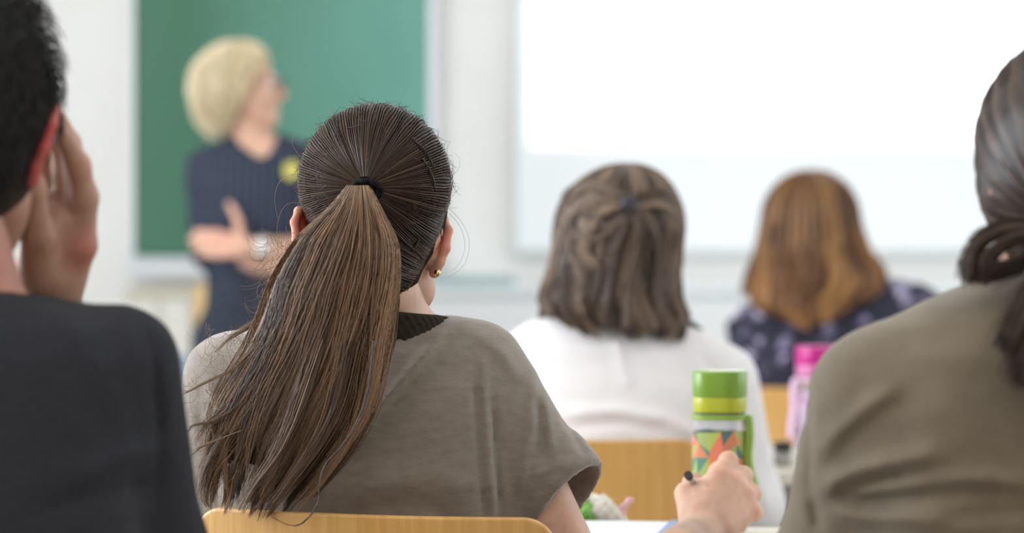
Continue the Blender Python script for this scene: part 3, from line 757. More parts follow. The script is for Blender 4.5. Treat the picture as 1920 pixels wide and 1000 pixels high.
part('body', V, Q, skinH, g, attrs={'blush': bl}); add_eyes(g, w1, 1)
# nails of the writing hand
for p_, dr in ((mm(-8, 67, 16), 0), (mm(-7, 60, 14), 0)):
    pass

taupe = noise_mix(mat('taupe jersey', (.2, .165, .13), .95, .1), (.225, .186, .150), (.285, .240, .198), 60, (1, 1, 2.2), 6, .3, .72, bump=.5, bscale=420, dist=.0012)
taupe.node_tree.nodes['Principled BSDF'].inputs['Sheen Weight'].default_value = .6
cuffC = P(1092, 926, 2.80)
sl = union([seg(P(896, 692, D1), P(1045, 905, 2.745), .050, .048), seg(P(1045, 905, 2.745), P(1100, 985, 2.75), .048, .046)], .03)
lsl = seg(P(428, 712, D1), P(402, 985, 2.79), .050, .050)
top1 = union([torso1, sl, lsl], .035)
fo = folds([([(905, 640), (908, 760), (918, 870), (930, 985)], .0030, 7), ([(893, 700), (896, 800), (903, 900), (908, 985)], -.0045, 6), ([(922, 740), (930, 870), (938, 990)], -.0045, 5),
            ([(850, 596), (800, 660), (740, 730), (690, 790), (640, 860)], .0055, 7), ([(862, 604), (815, 672), (756, 742), (700, 806)], -.0045, 8),
            ([(1000, 690), (1000, 780), (985, 860), (975, 930)], .005, 10), ([(1020, 740), (1030, 800), (1035, 860)], .0045, 8), ([(1000, 740), (1015, 800), (1018, 870)], -.004, 8),
            ([(985, 640), (1030, 740), (1080, 830), (1108, 872)], -.003, 6), ([(1000, 900), (1040, 880), (1090, 868)], .003, 7), ([(880, 620), (940, 660), (975, 720)], .003, 12),
            ([(700, 900), (800, 890), (880, 910)], .003, 20), ([(650, 960), (760, 940), (860, 965)], -.003, 16), ([(760, 800), (830, 760), (890, 740)], .002, 25),
            ([(380, 700), (420, 800), (430, 900)], .004, 12), ([(360, 760), (385, 850), (395, 940)], -.003, 10)], 2.66, 2.80)
top1 = displace(top1, fo)
hemn = P(1130, 882, 2.8) - P(1032, 990, 2.8); hn = A_(-hemn[2], 0, hemn[0]); hn = hn / np.linalg.norm(hn)
if hn[0] < 0: hn = -hn
hn = hn + A_(0, -.42, 0)
# cut the sleeve only (right of the torso) with the hem plane, then hollow it
pc = P(1082, 936, 2.76)
def cutsleeve(a):
    def f(X, Y, Z):
        pl_ = (X - pc[0]) * hn[0] + (Y - pc[1]) * hn[1] + (Z - pc[2]) * hn[2]; gate = P(1000, 0, 2.76)[0] - X
        return np.maximum(a(X, Y, Z), np.minimum(pl_, -gate))
    f.box = a.box; return f
top1 = cutsleeve(top1)
cav = union([seg(P(1030, 885, 2.745), P(1055, 918, 2.745), .030, .041), seg(P(1055, 918, 2.745), P(1120, 1010, 2.75), .042, .042)], .01)
top1 = sub(top1, cav, .002)
nk = seg(P(728, 560, 2.745), P(728, 612, 2.725), .066, .062); top1 = sub(top1, nk, .006)
top1 = cut(top1, (0, 0, .60), (0, 0, -1))
V, Q = surface(top1, .0042, box=(A_(-.45, 2.55, .6), A_(.16, 2.92, 1.05)), smooth=2)
part('short_sleeved_top', V, Q, taupe, g)
# shoulder seam of the top and the dark lace collar
V, Q = surface(union([seg(P(726, 590, 2.745), P(727, 606, 2.742), .0575, .063)], .004), .004)
cl = cut(displace(seg(P(734, 596, 2.742), P(736, 622, 2.725), .055, .068), lambda X, Y, Z: .0022 * np.sin(X * 520) * np.sin(Y * 480 + Z * 350)), P(734, 580, 2.745), (.12, .0, 1))
V, Q = surface(cl, .0022, smooth=1); part('lace_collar', V, Q, mat('dark brown lace', (.035, .028, .02), .9, .1), g)
tr = union([inflate(union(seated_legs((-.155, 2.80, .55), 3.16, 3.12), .03), .008), loft([(.66, -.155, 2.775, .172, .12), (.54, -.155, 2.79, .19, .13), (.46, -.155, 2.79, .175, .12)])], .03)
V, Q = surface(cut(cut(tr, (0, 0, .12), (0, 0, -1)), (0, 0, .655), (0, 0, 1)), .008); part('trousers', V, Q, denim, g)
shoes(g, (-.155, 2.8, .55), 3.12, shoe_m)

# hair: skull cap of combed strands drawn back to the tie, then the ponytail
hairA = hair_mat('brown hair combed back', [(0, (.018, .009, .005)), (.45, (.062, .032, .019)), (.8, (.13, .074, .046)), (1, (.24, .15, .10))], .34, .30)
hairB = hair_mat('brown ponytail hair', [(0, (.026, .014, .008)), (.3, (.085, .048, .027)), (.65, (.24, .137, .078)), (1, (.50, .315, .19))], .42, .4)
under = mat('dark hair root', (.026, .016, .011), .9, .06)
OH = P(703, 350, 2.715)
H1 = union([union([ell(OH, (.0852, .097, .0915), rotm(0, 0, 4)), ell(P(708, 470, 2.705), (.053, .072, .074))], .03), ell(w1(0, -.012, .032), (.0797, .1005, .0888), R1)], .005)
capf = cut(H1, C1 + R1 @ A_(0, .045, .02), R1 @ A_(0, .86, -.5))
capf = cut(capf, P(712, 582, 2.72), R1 @ A_(.15, .35, -1))
for sx in (-1, 1): capf = sub(capf, ell(w1(sx * .106, -.004, -.010), (.022, .018, .034)), .004)
V, Q = surface(inflate(capf, -.0012), .003); hc = part('hair', V, Q, under, g)
T1 = project(H1, P(676, 352, 2.58)[None], 0.0)[0]
u0 = (T1 - OH) / np.linalg.norm(T1 - OH); e1 = A_(0, 0, 1) - u0 * u0[2]; e1 /= np.linalg.norm(e1); e2 = np.cross(u0, e1)
if e2[0] < 0: e2 = -e2
def comb(n, K, a0=.12, offs=.0012, seed=1, spread=1.0):
    r = np.random.default_rng(seed); th = r.uniform(-math.pi, math.pi, n); deg = np.abs(np.degrees(th))
    am = np.interp(deg, [0, 60, 90, 112, 140, 180], [2.35, 2.2, 1.85, 1.36, 1.30, 1.30])
    am = np.where((th < 0), np.interp(deg, [0, 60, 90, 112, 140, 180], [2.3, 1.9, 1.55, 1.12, 1.0, 1.05]), am) * r.uniform(.93, 1.0, n)
    al = a0 + (am - a0)[:, None] * np.linspace(1, 0, K)[None]
    clump = np.round(th * 26) / 26; th2 = th[:, None] + (clump - th)[:, None] * .55 * np.sin(np.linspace(0, math.pi, K))[None] + .015 * snoise(al * 3 + th[:, None] * 9, seed)
    p = OH + .09 * (np.cos(al)[..., None] * u0 + np.sin(al)[..., None] * (np.cos(th2)[..., None] * e1 + np.sin(th2)[..., None] * e2))
    bump = offs * (.7 + .9 * np.abs(snoise(th * 22, 3))) + r.normal(0, .0005, n)
    p = project(H1, p, np.clip(bump, .0002, .004)[:, None] * np.clip(np.sin(np.linspace(.12, math.pi * .96, K)), .15, 1)[None] * 1.2)
    return p, th
p, th = comb(5200, 18)
tone = np.clip(.33 + .30 * snoise(th * 30, 5, 2) + rng.normal(0, .17, len(th)), 0, 1)
strands('combed_strands', p, .00042, hairA, hc, tone, taper=.8)
# flyaway hairs that lift off the head outline
n = 900; r = np.random.default_rng(11); p, th = comb(n, 10, offs=.001, seed=12)
kk = np.linspace(0, 1, 10); lift = np.where(np.arange(10) < 7, (1 - kk) ** 1.5, 0)
st = p[:, ::-1][:, 2:9]
ctr = st[:, -1:]
nrm = (p[:, :1] - OH); nrm /= np.linalg.norm(nrm, axis=2, keepdims=True)
base = p[:, np.random.default_rng(3).integers(1, 6, n)][np.arange(n), 0][:, None] if False else p[np.arange(n), r.integers(1, 7, n)][:, None]
nb = base - OH; nb /= np.linalg.norm(nb, axis=2, keepdims=True)
t_ = np.linspace(0, 1, 9)[None, :, None]; dirr = r.normal(0, 1, (n, 1, 3)); dirr -= nb * (dirr * nb).sum(2, keepdims=True); dirr /= np.linalg.norm(dirr, axis=2, keepdims=True)
L_ = r.uniform(.006, .022, (n, 1, 1)); hgt = r.uniform(.15, .75, (n, 1, 1))
fly = base + dirr * L_ * np.sin(t_ * 1.9) * .9 + nb * L_ * hgt * t_ ** 1.3 * (1.2 - .5 * t_) + nb * .001
strands('flyaway_hairs', fly, .00022, hairA, hc, np.clip(r.normal(.5, .18, n), 0, 1))

pony = np.array([(672, 348, 20), (666, 395, 48), (655, 445, 82), (640, 500, 100), (622, 560, 110), (607, 620, 116), (585, 690, 128), (556, 760, 140), (528, 820, 140), (498, 890, 122), (474, 945, 98), (462, 975, 84)], float)
pony = np.stack([spline(pony, 60)[:, k] for k in range(3)], 1); tt_ = np.linspace(0, 1, 60)
pyd = np.interp(tt_, [0, .06, .2, .45, .7, .9, 1], [2.612, 2.592, 2.585, 2.590, 2.600, 2.612, 2.614])
pdep = np.interp(tt_, [0, .1, .35, .7, 1], [.010, .018, .024, .020, .012])
def pony_at(u, v, t):
    cx = np.interp(t, tt_, pony[:, 0]); cy = np.interp(t, tt_, pony[:, 1]); wd = np.interp(t, tt_, pony[:, 2]); d = np.interp(t, tt_, pyd); dp = np.interp(t, tt_, pdep)
    d = d - dp * (np.sqrt(np.clip(1 - u * u, 0, 1)) * v)
    # the ponytail leans left, so lay its width across its own direction
    px = cx + wd * u; py = cy + wd * u * .18 * np.clip(t * 3, 0, 1)
    return np.stack([(px - 960) / F * d, d, HC - (py - 500) / F * d], -1)
def ponytail(n, K, ncl, seed, vr=(.2, 1.0), jit=.16):
    r = np.random.default_rng(seed); c = (r.random(n) ** 1.15 * ncl).astype(int); uc = np.linspace(-.97, .97, ncl) + r.normal(0, .03, ncl); r.shuffle(uc)
    end = r.uniform(.72, 1.0, ncl)[c] * r.uniform(.95, 1.0, n) * (1 - np.where(uc[c] > .35, (uc[c] - .35) * .16, 0)) * r.uniform(.94, 1.02, n)
    t = np.linspace(0, 1, K)[None] * np.clip(end, 0, 1.0)[:, None]
    tn_ = np.linspace(0, 1, K)[None]; du = r.normal(0, jit, n)[:, None] * (1 - .93 * tn_ ** 1.1)
    ph = r.uniform(0, 6.28, ncl)[c][:, None]; fq = r.uniform(4, 9, ncl)[c][:, None]; am = r.uniform(.05, .24, ncl)[c][:, None]
    u = uc[c][:, None] * (1 - .1 * t) + du + am * np.sin(t * fq + ph) * t + .012 * np.sin(t * r.uniform(20, 45, n)[:, None] + r.uniform(0, 6, n)[:, None])
    u = np.clip(u, -1.12, 1.12); v = r.uniform(vr[0], vr[1], ncl)[c][:, None] + r.normal(0, .12, n)[:, None]
    p = pony_at(u, v, t)
    tone = np.clip(.52 + .52 * np.clip(r.normal(0, .75, ncl), -1, 1.3)[c] + r.normal(0, .10, n) - .14 * uc[c], 0, 1)
    return p, tone
# inner body of the ponytail
ug = np.linspace(-.82, .82, 14); tg = np.linspace(.0, .80, 30); U_, T_ = np.meshgrid(ug, tg)
V1 = pony_at(U_, .55 + 0 * U_, T_).reshape(-1, 3); V2 = pony_at(U_, -.35 + 0 * U_, T_).reshape(-1, 3)
a, b_ = len(tg), len(ug); idx_ = np.arange(a * b_).reshape(a, b_)
q1 = np.stack([idx_[:-1, :-1], idx_[:-1, 1:], idx_[1:, 1:], idx_[1:, :-1]], -1).reshape(-1, 4)
edge = [i for i in idx_[0]] + [i for i in idx_[1:, -1]] + [i for i in idx_[-1, -2::-1]] + [i for i in idx_[-2:0:-1, 0]]
es = np.array([[edge[i], edge[(i + 1) % len(edge)], edge[(i + 1) % len(edge)] + a * b_, edge[i] + a * b_] for i in range(len(edge))])
pt_ = part('ponytail', np.concatenate([V1, V2]), np.concatenate([q1[:, ::-1], q1 + a * b_, es]), under, g)
p, tone = ponytail(7500, 34, 74, 21); p2, to2 = ponytail(2600, 34, 130, 33, jit=.2); p = np.concatenate([p, p2]); tone = np.concatenate([tone, to2]); strands('ponytail_strands', p, .00042, hairB, pt_, tone, .3)
# loose locks: (pixel path, distance, strands, spread px)
locks = []; lt = []
for path, d, n, sp in [([(560, 560), (500, 625), (440, 690), (385, 718), (330, 747)], 2.585, 26, 7), ([(545, 580), (490, 640), (452, 720), (420, 790), (405, 850)], 2.59, 70, 16),
        ([(520, 640), (470, 720), (420, 770), (385, 800), (362, 840)], 2.59, 60, 12), ([(500, 700), (450, 760), (400, 790), (360, 800), (347, 830)], 2.585, 22, 6),
        ([(530, 660), (465, 760), (410, 830), (380, 890), (372, 935)], 2.592, 90, 16), ([(490, 760), (440, 830), (400, 880), (385, 930), (392, 955)], 2.598, 90, 14),
        ([(560, 520), (520, 580), (470, 610), (430, 635), (400, 665)], 2.60, 45, 13), ([(470, 800), (395, 830), (362, 850), (350, 880)], 2.59, 14, 5),
        ([(700, 640), (690, 740), (655, 820), (612, 870), (600, 905), (594, 950), (560, 986), (520, 976), (492, 952)], 2.556, 11, 2.5),
        ([(735, 560), (728, 640), (712, 720), (690, 790), (640, 850), (600, 900)], 2.60, 60, 9), ([(742, 500), (744, 560), (738, 640), (722, 700)], 2.60, 50, 6),
        ([(600, 640), (560, 760), (520, 850), (470, 920), (445, 962)], 2.572, 120, 18), ([(650, 640), (625, 760), (580, 850), (530, 920), (505, 950)], 2.572, 120, 18),
        ([(782, 478), (768, 520), (752, 556), (744, 578)], 2.672, 46, 9),
        ([(640, 420), (590, 500), (545, 570), (505, 640), (485, 700)], 2.575, 90, 14)]:
    c = np.array(path, float); K = 22; s_ = spline(c, K); r = np.random.default_rng(len(locks) + 77)
    for i in range(n):
        lt.append(np.clip(r.normal(.25 if n == 11 else .5, .05 if n == 11 else .22), 0, 1)); o = r.normal(0, sp, 2) * .6; t = np.linspace(0, 1, K); sc_ = (1 - .75 * t) + .25 * math.sin(i)
        q = s_ + o[None] * sc_[:, None] * [1, .5]; q = q + np.stack([1.2 * np.sin(t * r.uniform(8, 20) + i), 0 * t], 1)
        kend = int(K * r.uniform(.72, 1.0)) ; q = spline(q[:max(kend, 6)], K); dd = d + r.normal(0, .0035) + .004 * t
        locks.append(np.stack([(q[:, 0] - 960) / F * dd, dd, HC - (q[:, 1] - 500) / F * dd], -1))
strands('loose_locks', np.array(locks), .00040, hairB, pt_, np.array(lt), .4)
# frizz left of the ponytail and thin single hairs
fz = []; r = np.random.default_rng(5)
for i in range(720):
    if i < 480: x, y = r.uniform(478, 565), r.uniform(430, 640)
    elif i < 580: x, y = r.uniform(385, 520), r.uniform(600, 680)
    else: x, y = r.uniform(350, 470), r.uniform(690, 900)
    x += (640 - y) * .12 if i < 480 else 0
    a = r.uniform(1.2, 2.5); L0 = r.uniform(20, 75); cv = r.uniform(-3.2, 3.2); t = np.linspace(0, 1, 12); an = a + cv * t
    q = np.cumsum(np.stack([np.cos(an), np.sin(an)], 1) * L0 / 12, 0) + [x, y]; dd = r.uniform(2.585, 2.61)
    fz.append(np.stack([(q[:, 0] - 960) / F * dd, 0 * t + dd, HC - (q[:, 1] - 500) / F * dd], -1))
for path, d in [([(843, 392), (868, 420), (880, 456), (870, 498), (838, 522)], 2.72), ([(842, 400), (862, 424), (872, 460), (862, 494), (846, 508)], 2.72), ([(845, 330), (858, 320), (862, 300), (852, 286)], 2.70),
                ([(560, 380), (535, 385), (520, 420), (520, 470)], 2.66), ([(575, 300), (560, 290), (548, 270), (552, 250)], 2.68), ([(545, 330), (525, 340), (515, 370), (520, 410)], 2.66)]:
    q = spline(path, 12); fz.append(np.stack([(q[:, 0] - 960) / F * d, 0 * q[:, 0] + d, HC - (q[:, 1] - 500) / F * d], -1))
strands('frizz', np.array(fz), .00021, hairB, pt_, rng.uniform(.3, 1, len(fz)), .5)
# hair tie, pins, earrings
ax_ = A_(-.12, -.75, -.4); ax_ /= np.linalg.norm(ax_); va = np.cross(ax_, A_(1, 0, 0)); va /= np.linalg.norm(va); vb = np.cross(ax_, va)
tc_ = T1 + A_(.002, -.004, -.003)
ring = [tc_ + va * .0105 * math.cos(a) + vb * .0155 * math.sin(a) + ax_ * .0012 * math.sin(a * 9) for a in np.linspace(0, 2 * math.pi, 33)[:-1]]
Mb().tube(ring, .0038, 10, closed=True).build('hair_tie', mat('black elastic', (.006, .005, .006), .8, .2), g, smooth=True, local=False)
pinm = mat('black pin', (.008, .007, .007), .3, .6)
def pin(a, b, bow=.0, n=14):
    pts = np.array([P(a[0] + (b[0] - a[0]) * t, a[1] + (b[1] - a[1]) * t, 2.64) for t in np.linspace(0, 1, n)]); pts = project(H1, pts, .0026, 8)
    m = Mb(); m.tube([p_ for p_ in pts], .00085, 6); m.tube([p_ + A_(.0012, -.0006, .0016) * math.sin(i / (n - 1) * 3) + A_(.0003, 0, .0003) * math.sin(i * 2.2) for i, p_ in enumerate(pts)], .0008, 6)
    m.tube([pts[0] + A_(-.0012, 0, .0008), pts[0] + A_(.001, -.0003, -.0006)], .0017, 8)
    m.build('hair_pin', pinm, g, smooth=True, local=False)
pin((784, 250), (850, 308)); pin((800, 296), (853, 360)); pin((793, 476), (806, 460))
gold = mat('gold', (.85, .62, .30), .18, Metallic=1.0)
for sx in (1, -1):
    c = P(820, 512, 2.712) if sx > 0 else w1(-.078, -.02, -.036); Mb().lathe([(0, -.0042)] + [(.0042 * math.sin(a), -.0042 * math.cos(a)) for a in np.linspace(.3, 2.84, 8)] + [(0, .0042)], tuple(c + A_(0, -.004, 0)), 16).build('earring', gold, g, smooth=True, local=False)
# pen in the hand
a, b_ = mm(-34, -30, 27), mm(6, 100, -34); ax_ = (b_ - a) / np.linalg.norm(b_ - a); Lp = np.linalg.norm(b_ - a)
pen = thing('pen', 'slim silver pen with a dark end held in the writing hand', 'pen', tuple(a))
at = lambda t: a + ax_ * t
Mb().tube([at(.004), at(Lp - .02)], .0044, 16).build('barrel', mat('brushed silver', (.55, .53, .52), .25, Metallic=.7), pen, smooth=True, local=False)
Mb().tube([at(-.004), at(.0042)], [.0052, .0052], 18).build('end_cap', M['black'], pen, smooth=False, bevel=.0006, local=False)
Mb().tube([at(Lp - .02), at(Lp - .004), at(Lp)], [.0044, .0018, .0006], 12).build('tip', M['metal'], pen, smooth=True, local=False)

# ---- loose hair that flows from the crown over a lofted volume
def hair_volume(rows, n=2.0):
    return loft(rows, n)
def flow(rows, n, K, phi0, phi1, zend, seed=0, waves=.004, clumps=60, ragged=.03, top_center=None, thick=.002):
    """strands down the meridians of the volume; phi 0 = towards the camera (-y), +90 = right"""
    A = np.array(sorted(rows)); r = np.random.default_rng(seed); ztop = A[-1, 0]
    c = r.integers(0, clumps, n); pc_ = r.uniform(phi0, phi1, clumps); phi = np.radians(pc_[c] + r.normal(0, (phi1 - phi0) / clumps * .8, n))
    ze = zend(np.degrees(phi)) if callable(zend) else np.full(n, zend)
    ze = ze + r.uniform(-1, 1, clumps)[c] * ragged + r.uniform(0, .5, n) * ragged
    t = np.linspace(0, 1, K)[None]; s_ = np.where(t < .35, (t / .35) ** 2 * .30, .30 + (t - .35) / .65 * .70)
    z = ztop - .0005 + (ze[:, None] - ztop) * s_
    g_ = lambda k: np.interp(z, A[:, 0], A[:, k])
    w1_ = waves * np.sin(t * r.uniform(6, 12, clumps)[c][:, None] + r.uniform(0, 6, clumps)[c][:, None]) * t
    ph = phi[:, None] + w1_ * 8 + r.normal(0, .01, n)[:, None]; off = r.uniform(0, thick, n)[:, None] + thick * .8 * np.sin(phi * 37)[:, None] + w1_
    x = g_(1) + (g_(3) + off) * np.sin(ph); y = g_(2) - (g_(4) + off) * np.cos(ph)
    tone = np.clip(.45 + .35 * np.sin(pc_ * 1.7)[c] + r.normal(0, .15, n), 0, 1)
    return np.stack([x, y, z + 0 * x], -1), tone
def dome(zc, ztop, cx, cy, rx, ry, k=10, top=None):
    """rows of the upper half of an ellipsoid; top shifts the summit sideways"""
    out = []
    for i in range(k + 1):
        a = math.pi / 2 * i / k; s_ = math.cos(a) if i < k else .03; u = math.sin(a)
        out.append((zc + (ztop - zc) * u, cx + (0 if top is None else (top - cx) * u * u), cy, rx * s_, ry * s_))
    return out
def under_hair(rows, mt, par, facecut=None, h=.005, shrink=.003):
    f = inflate(loft(rows, 2.0), -shrink)
    for c in (facecut or []): f = c(f)
    V, Q = surface(f, h); return part('hair', V, Q, mt, par)

# ================= 2. person in the white blouse
D2 = 4.02
C2 = P(1160, 462, D2); R2 = rotm(4, 6, 4)
g = thing('person', 'seated person in a white blouse with brown hair half pinned up by a dark clip', 'person', (C2[0], D2, 0))
hf, ears, w2 = head_fn(C2, R2, 1.02)
tor = loft(rows_px([(566, 1085, 1215, D2, .05), (590, 1025, 1275, D2, .06), (606, 985, 1306, D2, .07), (625, 962, 1335, D2 + .0, .085), (660, 955, 1362, D2, .10), (720, 965, 1380, D2, .11),
              (800, 985, 1370, D2, .115), (900, 995, 1360, D2 + .01, .115)], D2) + [(.62, .18, D2 + .02, .165, .12), (.53, .18, D2 + .03, .18, .125), (.47, .18, D2 + .03, .17, .12)])
SL, EL, WL = P(992, 700, D2), P(940, 930, D2 + .02), A_(.02, 4.27, .762); SR, ER, WR = P(1362, 712, D2), P(1412, 950, D2 + .03), A_(.33, 4.28, .762)
legs = seated_legs((.18, 4.05, .55), 4.42, 4.40)
V, Q = merge([surface(union([inflate(tor, -.012), seg(w2(0, -.02, -.06), P(1150, 600, D2), .048, .052)] + limb(SL, EL, WL, (.042, .036, .024)) + limb(SR, ER, WR, (.042, .036, .024)) + legs, .025), .007),
              surface(hf, .004)] + [surface(e, .003, smooth=1) for e in ears] + [hand_mesh(hand_segs(WL, (.5, .85, -.05), (0, 0, 1), -1, (20, 25, 20)), .003), hand_mesh(hand_segs(WR, (-.5, .85, -.05), (0, 0, 1), 1, (20, 25, 20)), .003)])
part('body', V, Q, skinL, g, attrs={'blush': blush_attr(V, [(w2(.085, -.02, 0), .03, .5), (w2(-.085, -.02, 0), .03, .5)])}); add_eyes(g, w2, 1)
blm = noise_mix(mat('white cotton', (.80, .76, .76), .85, .2), (.76, .72, .73), (.82, .79, .79), 6, bump=.1, bscale=300)
bl = union([tor] + limb(SL, EL, WL, (.052, .048, .040)) + limb(SR, ER, WR, (.052, .048, .040)), .035)
bl = displace(bl, folds([([(1010, 640), (1100, 650), (1200, 640)], .004, 10), ([(1040, 770), (1150, 762), (1250, 780), (1330, 830)], .006, 10), ([(1050, 795), (1160, 785), (1250, 805)], -.005, 9), ([(1150, 620), (1160, 680), (1175, 720)], .004, 8),
        ([(1360, 700), (1390, 790), (1400, 880)], .004, 10), ([(1375, 850), (1420, 900), (1440, 960)], .005, 8), ([(1300, 650), (1350, 720), (1370, 800)], -.004, 9), ([(1230, 640), (1280, 700), (1300, 780)], .003, 14)], D2, D2 + .1))
bl = sub(cut(bl, (0, 0, .60), (0, 0, -1)), seg(P(1150, 540, D2), P(1150, 598, D2), .058, .055), .006)
V, Q = surface(bl, .006, box=(A_(-.16, 3.84, .6), A_(.46, 4.33, 1.04))); part('blouse', V, Q, blm, g)
V, Q = surface(cut(displace(seg(P(1150, 580, D2), P(1150, 598, D2), .060, .064), lambda X, Y, Z: .002 * np.sin(X * 200)), P(1150, 572, D2), (-.05, .1, 1)), .004); part('collar', V, Q, blm, g)
V, Q = surface(cut(cut(union([inflate(union(legs, .03), .008), loft([(.68, .18, 4.03, .172, .12), (.54, .18, 4.05, .188, .13), (.46, .18, 4.05, .17, .12)])], .03), (0, 0, .12), (0, 0, -1)), (0, 0, .66), (0, 0, 1)), .009); part('trousers', V, Q, denim, g)
shoes(g, (.18, 4.05, .55), 4.40, shoe_m)
hc0, hc1 = (.085, .055, .035), (.20, .14, .10)
hairC = hair_mat('ash brown hair', [(0, (.045, .028, .019)), (.5, (.15, .098, .068)), (1, (.40, .28, .20))], .42, .5)
und2 = mat('brown hair root', (.055, .038, .027), .6, .3)
zc = P(0, 430, D2)[2]; k2 = lambda l, r_: ((P(l, 0, D2)[0] + P(r_, 0, D2)[0]) / 2, (P(r_, 0, D2)[0] - P(l, 0, D2)[0]) / 2)
rows = dome(zc, P(0, 306, D2)[2], k2(1044, 1277)[0], D2 - .005, k2(1044, 1277)[1], .115, top=P(1175, 0, D2)[0])
for y, l, r_, dy, ry in ((480, 1036, 1274, 0, .112), (520, 1030, 1268, -.01, .10), (560, 1018, 1266, -.03, .085), (590, 1030, 1280, -.045, .07), (612, 1052, 1285, -.052, .062), (640, 1085, 1270, -.056, .058)):
    c_, h_ = k2(l, r_); rows.append((P(0, y, D2)[2], c_, D2 + dy, h_, ry))
fc = lambda f: cut(f, C2 + R2 @ A_(0, .06, 0), R2 @ A_(0, 1, -.25))
low = lambda f: cut(f, P(1150, 612, D2), (0, 0, -1))
hc = under_hair(rows, und2, g, [fc, low])
ze2 = lambda d: np.interp(d, [-110, -60, -30, 0, 30, 60, 110], [HC - .095, HC - .085, HC - .098, HC - .104, HC - .10, HC - .10, HC - .09])
p, tone = flow(rows, 3000, 22, -105, 105, ze2, 3, .008, 46, .024, thick=.003); strands('loose_strands', p, .0008, hairC, hc, tone, .6)
# upper locks gathered from the sides to the clip, rolled over the left
clipP = P(1178, 386, D2 - .125); OH2 = P(1160, 420, D2)
lk = []; tn = []; r = np.random.default_rng(8)
for path, n, sp in [([(1060, 370), (1100, 350), (1140, 362), (1176, 384)], 110, 9), ([(1052, 420), (1080, 385), (1130, 380), (1174, 388)], 110, 8), ([(1270, 400), (1240, 370), (1205, 372), (1180, 384)], 110, 9),
                    ([(1272, 450), (1262, 400), (1225, 385), (1184, 390)], 90, 8), ([(1178, 388), (1130, 400), (1098, 430), (1088, 470), (1110, 500)], 80, 8), ([(1176, 392), (1150, 420), (1112, 450), (1070, 440), (1062, 470), (1090, 520)], 90, 7),
                    ([(1150, 400), (1110, 410), (1075, 400), (1066, 430), (1100, 446), (1120, 430)], 70, 6), ([(1180, 392), (1190, 440), (1180, 500), (1172, 560), (1168, 610)], 90, 9), ([(1186, 392), (1220, 430), (1232, 490), (1228, 560), (1240, 600)], 110, 9),
                    ([(1176, 394), (1150, 460), (1140, 520), (1130, 580), (1138, 606)], 90, 8), ([(1060, 450), (1050, 500), (1040, 550), (1026, 590)], 60, 7), ([(1260, 470), (1258, 520), (1262, 570), (1282, 604)], 60, 6)]:
    s_ = spline(path, 18); b0 = r.uniform(.1, .95)
    for i in range(n):
        o = r.normal(0, sp * .5, 2); q = s_ + o + np.stack([1.5 * np.sin(np.linspace(0, 6, 18) + i), 0 * s_[:, 0]], 1)
        zz_ = HC - (q[:, 1] - 500) / F * D2; A = np.array(sorted(rows)); xx = (q[:, 0] - 960) / F * D2
        cx_, ry_, rx_ = np.interp(zz_, A[:, 0], A[:, 1]), np.interp(zz_, A[:, 0], A[:, 4]), np.interp(zz_, A[:, 0], A[:, 3])
        cyy = np.interp(zz_, A[:, 0], A[:, 2]); yy = cyy - ry_ * np.sqrt(np.clip(1 - ((xx - cx_) / rx_) ** 2, .04, 1)) - r.uniform(.004, .014)
        lk.append(np.stack([xx, yy, zz_], -1)); tn.append(np.clip(b0 + r.normal(0, .15), 0, 1))
strands('pinned_locks', np.array(lk), .0009, hairC, hc, np.array(tn), .6)
m = Mb(); cy_ = rows and D2 - .135
cpt = P(1178, 386, D2 - .128)
for s_ in (-1, 1):
    m.tube([cpt + A_(s_ * .002, 0, .016), cpt + A_(s_ * .007, -.010, .010), cpt + A_(s_ * .009, -.012, -.002), cpt + A_(s_ * .005, -.006, -.014)], [.0035, .0045, .004, .002], 10, flat=.6)
    for j in range(4): m.tube([cpt + A_(s_ * .008, -.011, .008 - j * .006), cpt + A_(s_ * .014, -.002, .005 - j * .006)], [.0016, .0008], 6)
m.tube([cpt + A_(-.006, -.011, .004), cpt + A_(.006, -.011, .004)], .0035, 10)
m.build('hair_clip', mat('dark blue plastic', (.012, .018, .035), .3), g, smooth=True, local=False)
# black strap round the neck, seen on the right shoulder and at the left of the hair
pts = [P(1255, 592, D2 - .02), P(1283, 600, D2 - .045), P(1303, 611, D2 - .04), P(1320, 626, D2 - .02), P(1330, 640, D2 + .03)]
Mb().tube(spline(pts, 16), .0045, 8).build('neck_strap', M['black'], g, smooth=True, local=False)
lk = []
for i in range(160):
    s_ = spline([(1052, 545), (1034, 562), (1020, 580), (1016, 600)], 12); o = r.normal(0, 4.5, 2); q = s_ + o * np.linspace(1, .6, 12)[:, None]; d = D2 - .01 + r.normal(0, .008)
    lk.append(np.stack([(q[:, 0] - 960) / F * d, 0 * q[:, 0] + d, HC - (q[:, 1] - 500) / F * d], -1))
strands('side_lock', np.array(lk), .0010, hairC, hc, rng.uniform(0, .3, len(lk)), .6)

